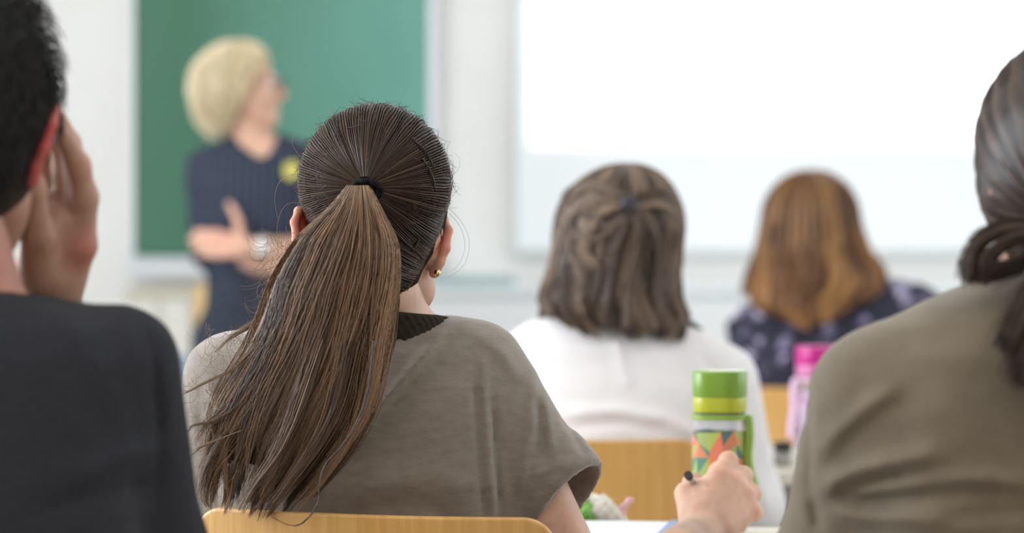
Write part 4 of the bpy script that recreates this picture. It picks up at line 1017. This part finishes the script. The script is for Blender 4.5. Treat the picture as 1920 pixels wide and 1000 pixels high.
# ================= 3. person with loose auburn hair
D3 = 5.80
C3 = P(1528, 436, D3); R3 = rotm(-4, 8, 0)
g = thing('person', 'seated person with loose auburn hair and a dark floral blouse', 'person', (C3[0], D3, 0))
hf, ears, w3 = head_fn(C3, R3, 1.02)
tor = loft(rows_px([(520, 1590, 1690, D3, .045), (535, 1500, 1722, D3, .06), (560, 1425, 1742, D3, .08), (580, 1395, 1750, D3, .09), (610, 1385, 1752, D3, .105), (680, 1400, 1735, D3, .115), (760, 1420, 1700, D3 + .01, .115)], D3)
           + [(.62, .765, D3 + .02, .165, .12), (.53, .765, D3 + .03, .185, .125), (.47, .765, D3 + .03, .17, .12)])
SL, EL, WL = P(1408, 625, D3), P(1400, 760, D3 + .1), A_(.66, 6.14, .765); SR, ER, WR = P(1722, 585, D3), P(1750, 740, D3 + .08), A_(.90, 6.16, .765)
legs = seated_legs((.765, 5.85, .55), 6.22, 6.2)
V, Q = merge([surface(union([inflate(tor, -.012), seg(w3(0, -.02, -.06), P(1560, 550, D3), .048, .052)] + limb(SL, EL, WL, (.042, .036, .024)) + limb(SR, ER, WR, (.042, .036, .024)) + legs, .025), .008),
              surface(hf, .005)] + [surface(e, .004, smooth=1) for e in ears] + [hand_mesh(hand_segs(WL, (.5, .85, -.05), (0, 0, 1), -1, (20, 25, 20)), .003), hand_mesh(hand_segs(WR, (-.5, .85, -.05), (0, 0, 1), 1, (20, 25, 20)), .003)])
part('body', V, Q, skinL, g); add_eyes(g, w3, 1)
flm = mat('dark floral cloth', (.03, .03, .05), .7, .3); L = flm.node_tree.links; b = flm.node_tree.nodes['Principled BSDF']
v1 = N_(flm, 'ShaderNodeTexVoronoi'); v1.inputs['Scale'].default_value = 22; nz = N_(flm, 'ShaderNodeTexNoise'); nz.inputs['Scale'].default_value = 30; nz.inputs['Detail'].default_value = 4
cc = coords(flm); L.new(cc, nz.inputs['Vector']); mxv = N_(flm, 'ShaderNodeMixRGB'); mxv.inputs[0].default_value = .06; L.new(cc, mxv.inputs[1]); L.new(nz.outputs[1], mxv.inputs[2]); L.new(mxv.outputs[0], v1.inputs['Vector'])
rr_ = N_(flm, 'ShaderNodeValToRGB'); e_ = rr_.color_ramp.elements; e_[0].position = .10; e_[0].color = (.62, .60, .72, 1); e_[1].position = .62; e_[1].color = (.022, .022, .04, 1)
x_ = e_.new(.32); x_.color = (.20, .16, .27, 1); x_ = e_.new(.44); x_.color = (.035, .033, .06, 1)
L.new(v1.outputs['Distance'], rr_.inputs[0]); L.new(rr_.outputs[0], b.inputs['Base Color'])
bl = displace(union([tor] + limb(SL, EL, WL, (.056, .050, .040)) + limb(SR, ER, WR, (.056, .050, .040)), .03), lambda X, Y, Z: .003 * np.sin(X * 60 + Z * 90))
V, Q = surface(cut(bl, (0, 0, .6), (0, 0, -1)), .008); part('floral_blouse', V, Q, flm, g)
V, Q = surface(cut(cut(inflate(union(legs + [loft([(.66, .765, 5.83, .165, .11), (.46, .765, 5.85, .17, .12)])], .03), .008), (0, 0, .12), (0, 0, -1)), (0, 0, .655), (0, 0, 1)), .01); part('trousers', V, Q, denim, g)
shoes(g, (.765, 5.85, .55), 6.2, shoe_m)
hairD = hair_mat('auburn hair', [(0, (.085, .034, .012)), (.5, (.28, .125, .042)), (1, (.66, .38, .14))], .38, .6, tip=((.55, .50, .50), (1.25, 1.2, 1.15)))
und3 = mat('auburn hair root', (.085, .035, .014), .6, .3)
kk3 = lambda l, r_: ((P(l, 0, D3)[0] + P(r_, 0, D3)[0]) / 2, (P(r_, 0, D3)[0] - P(l, 0, D3)[0]) / 2)
rows = dome(P(0, 410, D3)[2], P(0, 318, D3)[2], kk3(1434, 1604)[0], D3, kk3(1434, 1604)[1], .105, top=P(1522, 0, D3)[0])
for y, l, r_, dy, ry in ((440, 1426, 1614, 0, .105), (475, 1416, 1632, -.01, .10), (510, 1406, 1650, -.025, .095), (545, 1400, 1640, -.04, .085), (575, 1405, 1600, -.055, .075), (610, 1440, 1590, -.07, .06), (630, 1470, 1580, -.075, .05)):
    c_, h_ = kk3(l, r_); rows.append((P(0, y, D3)[2], c_, D3 + dy, h_, ry))
fc = lambda f: cut(f, C3 + R3 @ A_(0, .06, 0), R3 @ A_(0, 1, -.2))
hc = under_hair(rows, und3, g, [fc, lambda f: cut(f, P(1500, 590, D3), (0, 0, -1))])
ze3 = lambda d: np.interp(d, [-110, -50, -20, 10, 40, 70, 110], [P(0, 565, D3)[2], P(0, 580, D3)[2], P(0, 600, D3)[2], P(0, 612, D3)[2], P(0, 590, D3)[2], P(0, 540, D3)[2], P(0, 520, D3)[2]])
p, tone = flow(rows, 3200, 20, -105, 105, ze3, 9, .010, 40, .02, thick=.005); strands('loose_strands', p, .0011, hairD, hc, tone, .6)

# ================= 4. person in the olive top, right edge
D4 = 2.2
C4 = P(2026, 352, D4); R4 = rotm(0, 4, 2)
g = thing('person', 'seated person in an olive long-sleeved top with dark hair tied low at the neck', 'person', (C4[0], D4, 0))
hf, ears, w4 = head_fn(C4, R4, 1.06, earout=-.010)
cxm = P(2035, 0, D4)[0]
tor = loft(rows_px([(500, 1975, 2110, D4, .05), (512, 1905, 2170, D4, .06), (522, 1840, 2240, D4, .065), (545, 1780, 2310, D4, .075), (575, 1712, 2375, D4, .088), (610, 1662, 2430, D4, .10), (660, 1625, 2465, D4, .115),
              (760, 1590, 2480, D4, .125), (900, 1600, 2470, D4, .13), (1000, 1610, 2460, D4, .13)], D4) + [(.66, cxm, 2.21, .19, .135), (.53, cxm, 2.22, .20, .14), (.46, cxm, 2.22, .19, .13)])
SL, EL, WL = P(1626, 738, D4), P(1556, 1120, D4 + .05), A_(.42, 2.50, .765); SR, ER, WR = P(2460, 712, D4), P(2515, 1120, D4 + .05), A_(.60, 2.52, .765)
legs = seated_legs((cxm, 2.23, .55), 2.62, 2.6, .11)
V, Q = merge([surface(union([inflate(tor, -.014), seg(w4(0, -.02, -.06), P(2035, 540, D4), .052, .058)] + limb(SL, EL, WL, (.045, .038, .026)) + limb(SR, ER, WR, (.045, .038, .026)) + legs, .025), .007),
              surface(hf, .004)] + [surface(e, .0025, smooth=1) for e in ears] + [hand_mesh(hand_segs(WL, (.4, .9, -.05), (0, 0, 1), -1, (20, 25, 20)), .003), hand_mesh(hand_segs(WR, (-.4, .9, -.05), (0, 0, 1), 1, (20, 25, 20)), .003)])
part('body', V, Q, skinL, g, attrs={'blush': blush_attr(V, [(w4(-.085, -.02, 0), .04, .7)])}); add_eyes(g, w4, 1)
olive = noise_mix(mat('olive jersey', (.165, .13, .085), .75, .3), (.162, .124, .080), (.188, .146, .098), 30, bump=.25, bscale=700, dist=.0008)
olive.node_tree.nodes['Principled BSDF'].inputs['Sheen Weight'].default_value = .25
tp = union([tor] + limb(SL, EL, WL, (.049, .056, .042)) + limb(SR, ER, WR, (.049, .056, .042)), .045)
tp = displace(tp, folds([([(1545, 640), (1546, 760), (1548, 900), (1556, 1010)], -.0040, 6.5), ([(1550, 640), (1551, 760), (1553, 900), (1566, 1010)], .0012, 9), ([(1570, 950), (1582, 920), (1640, 888), (1710, 866), (1780, 850)], .008, 17), ([(1590, 955), (1630, 925), (1700, 905), (1790, 895)], -.0055, 14),
        ([(1588, 945), (1680, 922), (1760, 902), (1860, 898), (1960, 910)], .007, 15), ([(1600, 965), (1700, 945), (1800, 925), (1930, 930)], -.005, 16), ([(1555, 880), (1585, 830), (1640, 775), (1700, 728)], .005, 17), ([(1590, 850), (1650, 790), (1712, 750)], -.0025, 13),
        ([(1562, 960), (1560, 990), (1566, 1020)], -.006, 10), ([(1575, 975), (1640, 985), (1720, 980), (1860, 990)], .007, 18), ([(1760, 990), (1850, 965), (1940, 955)], -.005, 14), ([(1520, 800), (1500, 900), (1490, 980)], .002, 12)], 2.08, 2.25))
tp = sub(cut(tp, (0, 0, .58), (0, 0, -1)), seg(P(2035, 440, D4), P(2035, 508, D4), .060, .060), .006)
V, Q = surface(tp, .0042, box=(A_(.15, 2.03, .7), A_(.86, 2.60, 1.07))); Vb, Qb = surface(tp, .008, box=(A_(.15, 2.03, .57), A_(.86, 2.60, .705)), pad=.0)
part('long_sleeved_top', *merge([(V, Q), (Vb, Qb)]), olive, g)
V, Q = surface(cut(cut(inflate(union(legs + [loft([(.64, cxm, 2.21, .18, .12), (.46, cxm, 2.22, .18, .12)])], .03), .008), (0, 0, .12), (0, 0, -1)), (0, 0, .64), (0, 0, 1)), .01); part('trousers', V, Q, denim, g)
shoes(g, (cxm, 2.23, .55), 2.6, shoe_m, .11)
hairE = hair_mat('dark brown hair', [(0, (.016, .009, .006)), (.5, (.055, .034, .025)), (1, (.17, .115, .088))], .38, .35)
H4 = union([union([ell(P(2022, 275, D4), (.0905, .105, .103)), ell(P(2022, 400, D4 - .01), (.070, .09, .06))], .04), ell(w4(0, -.012, .032), (.0795, .1010, .0885), R4)], .004)
capf = cut(H4, C4 + R4 @ A_(0, .05, .02), R4 @ A_(0, .86, -.5))
V, Q = surface(inflate(capf, -.002), .004); hc = part('hair', V, Q, under, g)
# strands swept back and down to the low tie
O4 = P(2022, 300, D4); Tl = P(1985, 440, D4 - .10); n, K = 3600, 18; r = np.random.default_rng(4)
th = r.uniform(-math.pi, math.pi, n); u4 = (Tl - O4) / np.linalg.norm(Tl - O4); f1 = A_(0, 0, 1) - u4 * u4[2]; f1 /= np.linalg.norm(f1); f2 = np.cross(u4, f1); f2 = f2 if f2[0] > 0 else -f2
deg = np.abs(np.degrees(th)); am = np.interp(deg, [0, 60, 100, 130, 180], [2.7, 2.3, 1.5, .9, .5]) * r.uniform(.9, 1, n)
al = .08 + (am - .08)[:, None] * np.linspace(1, 0, K)[None]; th2 = th[:, None] + .05 * snoise(al * 2 + th[:, None] * 5, 2)
p = O4 + .09 * (np.cos(al)[..., None] * u4 + np.sin(al)[..., None] * (np.cos(th2)[..., None] * f1 + np.sin(th2)[..., None] * f2))
p = project(H4, p, (np.clip(.001 + .0018 * np.abs(snoise(th * 18, 6)), .0005, .004))[:, None])
strands('combed_strands', p, .00075, hairE, hc, np.clip(.4 + .35 * snoise(th * 20, 7, 2) + r.normal(0, .15, n), 0, 1), .8)
lk = []; tn = []
for path, d0, d1, n, sp in [([(1960, 430), (1900, 428), (1850, 445), (1822, 480), (1815, 520)], 2.13, 2.12, 260, 13), ([(1970, 440), (1920, 445), (1880, 460), (1850, 490), (1840, 522)], 2.115, 2.12, 260, 12), ([(1980, 445), (1950, 470), (1910, 500), (1860, 515)], 2.11, 2.11, 200, 14),
                            ([(1950, 425), (1900, 410), (1858, 425), (1832, 440), (1820, 462)], 2.13, 2.13, 26, 5), ([(1985, 450), (1965, 500), (1930, 560), (1905, 610), (1895, 640)], 2.09, 2.055, 420, 22), ([(1990, 450), (1990, 530), (1960, 600), (1925, 660), (1915, 700)], 2.085, 2.05, 420, 24),
                            ([(2000, 450), (2020, 540), (2000, 640), (1970, 740)], 2.085, 2.05, 300, 24)]:
    s_ = spline(path, 18); b0 = r.uniform(.3, .6)
    for i in range(n):
        o = r.normal(0, sp * .55, 2); q = s_ + o * np.linspace(.5, 1.1, 18)[:, None] + np.stack([2.5 * np.sin(np.linspace(0, 5, 18) + i * .01), 0 * s_[:, 0]], 1); d = np.linspace(d0, d1, 18) + r.normal(0, .006)
        lk.append(np.stack([(q[:, 0] - 960) / F * d, d, HC - (q[:, 1] - 500) / F * d], -1)); tn.append(np.clip(b0 + r.normal(0, .2), 0, 1))
strands('low_ponytail', np.array(lk), .0008, hairE, hc, np.array(tn), .6)

# ================= 5. the suited man, left edge
D5 = 2.1
C5 = P(-92, 250, D5); R5 = rotm(-6, 6, 6)
g = thing('person', 'seated man in a dark grey suit jacket resting his head on his hand', 'person', (C5[0], D5, 0))
hf, ears, w5 = head_fn(C5, R5, 1.08, earflare=22)
cxm = P(-95, 0, D5)[0]
tor = loft(rows_px([(525, -190, -20, D5, .06), (543, -260, 30, D5, .07), (560, -330, 110, D5, .085), (585, -390, 190, D5, .10), (615, -440, 245, D5, .115), (670, -455, 270, D5, .125), (760, -450, 270, D5, .13), (900, -440, 265, D5, .135), (1000, -430, 260, D5, .135)], D5)
           + [(.62, cxm, 2.11, .20, .135), (.53, cxm, 2.12, .205, .14), (.46, cxm, 2.12, .19, .13)])
SR, ER, WR = P(222, 684, D5), P(262, 1060, 2.22), P(92, 560, 2.23)
SL, EL, WL = P(-420, 690, D5), P(-470, 1080, 2.2), A_(-.62, 2.33, .775)
legs = seated_legs((cxm, 2.13, .55), 2.5, 2.5, .11)
# the supporting hand: thumb behind the ear, fingers up in front of it
hp = lambda x, y, d: P(x, y, d)
hs = [seg(WR, hp(95, 520, 2.20), .030, .030), seg(hp(92, 545, 2.21), hp(138, 462, 2.19), .028, .017), seg(hp(85, 545, 2.21), hp(112, 420, 2.19), .028, .020), seg(hp(80, 545, 2.21), hp(90, 400, 2.20), .028, .018), seg(hp(100, 540, 2.21), hp(150, 470, 2.19), .024, .014),
      seg(hp(78, 540, 2.20), hp(72, 440, 2.165), .024, .0145), seg(hp(72, 440, 2.165), hp(58, 350, 2.135), .0145, .012), seg(hp(58, 350, 2.135), hp(47, 285, 2.115), .012, .0095)]
for pts, rs in [([(156, 455, 2.19), (160, 370, 2.18), (148, 310, 2.17), (122, 262, 2.16)], (.0122, .0112, .010, .0085)), ([(146, 440, 2.20), (148, 340, 2.19), (130, 270, 2.18), (108, 222, 2.17)], (.0118, .011, .0098, .0085)),
                ([(120, 425, 2.21), (126, 325, 2.205), (112, 262, 2.20), (94, 214, 2.19)], (.012, .011, .0098, .0085)), ([(96, 410, 2.22), (96, 320, 2.22), (84, 260, 2.215), (72, 222, 2.21)], (.012, .011, .0098, .0085))]:
    for i in range(3): hs.append(seg(hp(*pts[i]), hp(*pts[i + 1]), rs[i], rs[i + 1]))
V, Q = merge([surface(union([inflate(tor, -.014), seg(w5(0, -.02, -.06), P(-95, 550, D5), .056, .062)] + limb(SR, ER, WR, (.048, .04, .029)) + limb(SL, EL, WL, (.048, .04, .028)) + legs, .025), .007),
              surface(hf, .004)] + [surface(e, .0025, smooth=1) for e in ears] + [surface(union(hs, .008), .0028, box=(P(30, 600, 2.06) - .03, P(190, 190, 2.28) + .03)), hand_mesh(hand_segs(WL, (.9, .4, -.05), (0, 0, 1), -1, (20, 25, 20)), .003)])
part('body', V, Q, skinM, g, attrs={'blush': blush_attr(V, [(w5(.088, -.018, 0), .045, 1.0), (w5(.088, -.018, -.03), .03, .9), (hp(160, 470, 2.18), .02, .45), (hp(162, 310, 2.18), .014, .4), (P(0, 500, 2.06), .04, .4)])}); add_eyes(g, w5, 1)
suit = noise_mix(mat('charcoal suit wool', (.03, .03, .034), .85, .2), (.028, .029, .036), (.035, .036, .044), 200, bump=.2, bscale=900)
jk = union([tor] + limb(SR, ER, hp(125, 720, 2.22), (.053, .060, .046)) + limb(SL, EL, WL, (.056, .062, .045)), .03)
jk = displace(jk, folds([([(60, 560), (150, 640), (200, 760), (230, 900)], .003, 20), ([(225, 590), (262, 680), (262, 800), (250, 980)], -.006, 8), ([(120, 900), (200, 870), (280, 860)], .005, 16), ([(60, 960), (160, 940), (250, 930)], -.005, 14)], 1.98, 2.2))
jk = sub(cut(jk, (0, 0, .55), (0, 0, -1)), seg(P(-95, 440, D5), P(-95, 528, D5), .066, .062), .006)
V, Q = surface(jk, .006); part('suit_jacket', V, Q, suit, g)
V, Q = surface(cut(seg(P(-95, 540, D5), P(-95, 556, D5), .060, .060), P(-95, 528, D5), (-.05, .25, 1)), .004); part('shirt_collar', V, Q, M['white'], g)
V, Q = surface(cut(cut(inflate(union(legs + [loft([(.62, cxm, 2.11, .18, .12), (.46, cxm, 2.12, .18, .12)])], .03), .01), (0, 0, .12), (0, 0, -1)), (0, 0, .60), (0, 0, 1)), .01); part('trousers', V, Q, suit, g)
shoes(g, (cxm, 2.13, .55), 2.5, shoe_m, .11)
H5 = union([union([ell(P(-92, 150, D5), (.0885, .108, .108)), ell(P(-92, 270, D5 - .02), (.070, .085, .075))], .05), ell(w5(0, -.012, .032), (.0805, .1025, .090), R5)], .004)
capf = cut(H5, C5 + R5 @ A_(0, .055, .03), R5 @ A_(0, .86, -.5)); capf = sub(capf, ell(w5(.094, -.004, -.012), (.028, .028, .045)), .004)
capf = displace(capf, lambda X, Y, Z: .0009 * np.sin(X * 260 + Z * 90) * np.sin(Z * 210 + Y * 160))
V, Q = surface(capf, .004); hc = part('hair', V, Q, mat('near black hair', (.009, .008, .008), .5, .4), g)
hairF = hair_mat('near black hair strands', [(0, (.006, .005, .005)), (1, (.035, .03, .028))], .4, .5)
n = 3000; r = np.random.default_rng(6); d = r.normal(0, 1, (n, 3)); d[:, 1] = -np.abs(d[:, 1]); d /= np.linalg.norm(d, axis=1, keepdims=True); d[:, 2] = np.where(d[:, 2] < -.7, -d[:, 2], d[:, 2])
b0_ = project(H5, P(-92, 190, D5) + d * .09, 0.0); tdn = np.stack([r.normal(0, .35, n), r.normal(0, .3, n) - .15, np.full(n, -1.0)], 1); tdn -= d * (tdn * d).sum(1, keepdims=True)
t = np.linspace(0, 1, 7)[None, :, None]; ok = np.linalg.norm(b0_ - w5(.09, -.004, -.012), axis=1) > .04
p = b0_[:, None] + tdn[:, None] * t * .025 + d[:, None] * (.001 + .006 * np.sin(t * 2.6)); strands('short_strands', p[ok], .0007, hairF, hc, None, .4)

# ================= 6. the standing teacher
D6 = 6.65
C6 = P(455, 168, D6); R6 = rotm(-97, -4, 0)
g = thing('person', 'standing blond person with crossed arms and dark navy shirt before the green board', 'person', (P(480, 0, D6)[0], D6, 0))
hf, ears, w6 = head_fn(C6, R6, 1.0)
cx6 = P(484, 0, D6)[0]
tor = loft(rows_px([(250, 445, 525, D6, .045), (262, 410, 560, D6, .06), (278, 385, 590, D6, .08), (300, 375, 600, D6, .095), (350, 378, 598, D6 - .005, .115), (420, 388, 588, D6 - .01, .125), (500, 392, 580, D6, .12), (560, 388, 584, D6, .125), (640, 384, 590, D6, .13), (690, 388, 588, D6, .12)], D6))
SL, EL = P(384, 318, D6), P(392, 474, D6 - .03); SR, ER = P(592, 318, D6), P(602, 474, D6 - .04)
WLf = P(545, 503, D6 - .17)      # forearm that starts at the elbow left in view, runs under
WRf = P(460, 464, D6 - .205)     # forearm with the watch, runs over to the left
legs = []
for s_ in (-1, 1):
    Hh = A_(cx6 + s_ * .085, D6, .86); Kk = A_(cx6 + s_ * .10, D6 - .01, .47); Ff = A_(cx6 + s_ * .11, D6 + .01, .08); legs += [seg(Hh, Kk, .088, .060), seg(Kk, Ff, .058, .038)]
hsd = hand_segs(WRf, (-1, .08, .10), (.1, -1, .1), -1, (12, 22, 18), thumb=60, s=1.0)
hs2 = hand_segs(WLf, (.9, .3, .35), (-.2, -1, .2), 1, (30, 30, 20))
V, Q = merge([surface(union([inflate(tor, -.012), seg(C6 + A_(-.005, 0, -.06), P(478, 275, D6), .052, .056)] + limb(SL, EL, WLf, (.044, .038, .027)) + limb(SR, ER, WRf, (.044, .038, .027)) + legs, .02), .007), surface(hf, .004)]
             + [surface(e, .003, smooth=1) for e in ears] + [hand_mesh(hsd, .0028), hand_mesh(hs2, .0028)])
part('body', V, Q, skinL, g, attrs={'blush': blush_attr(V, [(w6(0, .115, -.02), .02, .35), (w6(-.04, .07, -.03), .03, .2), (P(420, 440, D6 - .2), .06, .25)])}); add_eyes(g, w6, 1)
navy = mat('navy shirt with stripes', (.025, .03, .055), .8, .2); L = navy.node_tree.links; b = navy.node_tree.nodes['Principled BSDF']
wv = N_(navy, 'ShaderNodeTexWave'); wv.inputs['Scale'].default_value = 14; wv.inputs['Distortion'].default_value = 1.5; L.new(coords(navy), wv.inputs['Vector'])
rr_ = N_(navy, 'ShaderNodeValToRGB'); rr_.color_ramp.elements[0].color = (.020, .025, .040, 1); rr_.color_ramp.elements[1].color = (.062, .075, .112, 1); rr_.color_ramp.elements[0].position = .45
L.new(wv.outputs[0], rr_.inputs[0]); L.new(rr_.outputs[0], b.inputs['Base Color'])
sh = union([tor, seg(SL, EL, .056, .050), seg(SR, ER, .056, .050)], .03)
sh = displace(sh, lambda X, Y, Z: .003 * np.sin(Z * 70 + X * 50) * np.sin(X * 40))
sh = sub(sh, union([seg(P(480, 200, D6), P(484, 268, D6 - .02), .056, .058), seg(P(484, 262, D6 - .05), P(492, 285, D6 - .10), .045, .02)], .02), .006)
sh = cut(sh, (0, 0, P(0, 525, D6)[2]), (0, 0, -1))
V, Q = surface(sh, .006); part('shirt', V, Q, navy, g)
V, Q = surface(cut(cut(union([inflate(union(legs, .03), .010), inflate(loft(rows_px([(515, 392, 580, D6, .118), (580, 388, 584, D6, .125), (640, 382, 590, D6, .13), (690, 388, 588, D6, .12)], D6)), .003)], .03), (0, 0, .09), (0, 0, -1)), (0, 0, P(0, 518, D6)[2]), (0, 0, 1)), .008)
part('trousers', V, Q, noise_mix(mat('dark blue trousers', (.03, .035, .06), .8, .2), (.022, .027, .040), (.045, .053, .075), 50), g)
for s_ in (-1, 1):
    f = union([ell((cx6 + s_ * .11, D6 - .06, .035), (.045, .13, .035)), ell((cx6 + s_ * .11, D6 + .02, .055), (.038, .05, .05))], .02)
    V, Q = surface(cut(f, (0, 0, .004), (0, 0, -1)), .006); part('shoe', V, Q, shoe_m, g)
blond = hair_mat('blond hair', [(0, (.68, .50, .26)), (.5, (.90, .76, .50)), (1, (.96, .88, .70))], .42, .4); undb = mat('blond hair root', (.60, .43, .18), .6, .3)
k6 = lambda l, r_: ((P(l, 0, D6)[0] + P(r_, 0, D6)[0]) / 2, (P(r_, 0, D6)[0] - P(l, 0, D6)[0]) / 2)
rows = dome(P(0, 150, D6)[2], P(0, 76, D6)[2], k6(368, 502)[0], D6, k6(368, 502)[1], .088, top=P(448, 0, D6)[0])
for y, l, r_, dy, ry in ((170, 366, 500, 0, .094), (195, 370, 480, 0, .088), (220, 378, 462, 0, .078), (240, 392, 448, 0, .065), (252, 400, 436, 0, .05)):
    c_, h_ = k6(l, r_); rows.append((P(0, y, D6)[2], c_, D6 + dy, h_, ry))
fcut = lambda f: sub(f, union([ell(C6 + A_(.088, 0, -.030), (.078, .13, .088)), ell(C6 + A_(.045, -.02, -.085), (.056, .12, .065))], .02), .01)
hf_ = fcut(inflate(loft(rows, 2.0), -.003)); V, Q = surface(displace(hf_, lambda X, Y, Z: .003 * np.sin(X * 120 + Z * 60) * np.sin(Y * 110)), .005); hc = part('hair', V, Q, undb, g)
p, tone = flow(rows, 2600, 16, -180, 180, P(0, 246, D6)[2], 12, .011, 44, .03, thick=.010)
fx, fz_ = p[..., 0], p[..., 2]
inside_face = (((p - (C6 + A_(.088, 0, -.030))) / A_(.080, .15, .090)) ** 2).sum(-1) < 1
inside_face |= (((p - (C6 + A_(.045, -.02, -.085))) / A_(.058, .14, .067)) ** 2).sum(-1) < 1
first = np.where(inside_face.any(1), inside_face.argmax(1), 16)
keep = []
for i in range(len(p)):
    k_ = first[i]
    if k_ >= 16: keep.append(p[i])
    elif k_ > 4: keep.append(spline(p[i][:k_], 16))
strands('short_bob_strands', np.array(keep), .0013, blond, hc, None, .6)
# glasses, watch and chest emblem
gm = mat('thin dark glasses frame', (.05, .03, .04), .3)
m = Mb()
for sx in (-1, 1):
    c = w6(sx * .032, .108, .006); m.tube([c + R6 @ A_(.024 * math.cos(a), 0, .018 * math.sin(a)) for a in np.linspace(0, 2 * math.pi, 25)[:-1]], .0015, 6, closed=True)
    m.tube([w6(sx * .056, .107, .010), w6(sx * .074, .06, .012), w6(sx * .080, .0, .012)], .0014, 6)
m.tube([w6(-.009, .108, .010), w6(0, .112, .013), w6(.009, .108, .010)], .0014, 6)
m.build('glasses', gm, g, smooth=True, local=False)
wc = P(490, 441, D6 - .242); fa = WRf - ER; fa /= np.linalg.norm(fa); q0 = ER + (WRf - ER) * .80
wp = np.cross(fa, A_(0, 0, 1)); wp /= np.linalg.norm(wp); wq = np.cross(fa, wp)
wt = Mb().tube([q0 + wp * .0325 * math.cos(a) + wq * .0325 * math.sin(a) for a in np.linspace(0, 2 * math.pi, 29)[:-1]], .006, 8, closed=True, flat=.4).build('wristwatch', mat('steel', (.6, .58, .56), .3, Metallic=.9), g, smooth=True, local=False)
fd = A_(0, -1, .12); fd /= np.linalg.norm(fd)
cdisc = q0 + fd * .034
Mb().tube([cdisc, cdisc + fd * .008], [.021, .020], 28).build('watch_dial', mat('pale dial', (.80, .78, .76), .25), wt, smooth=False, local=False)
e0 = P(548, 320, D6 - .107)
Mb().tube([e0, e0 + A_(0, -.006, 0)], [.026, .024], 22).build('chest_emblem', noise_mix(mat('yellow emblem', (.6, .52, .12), .6), (.45, .42, .10), (.72, .62, .15), 60), g, local=False)
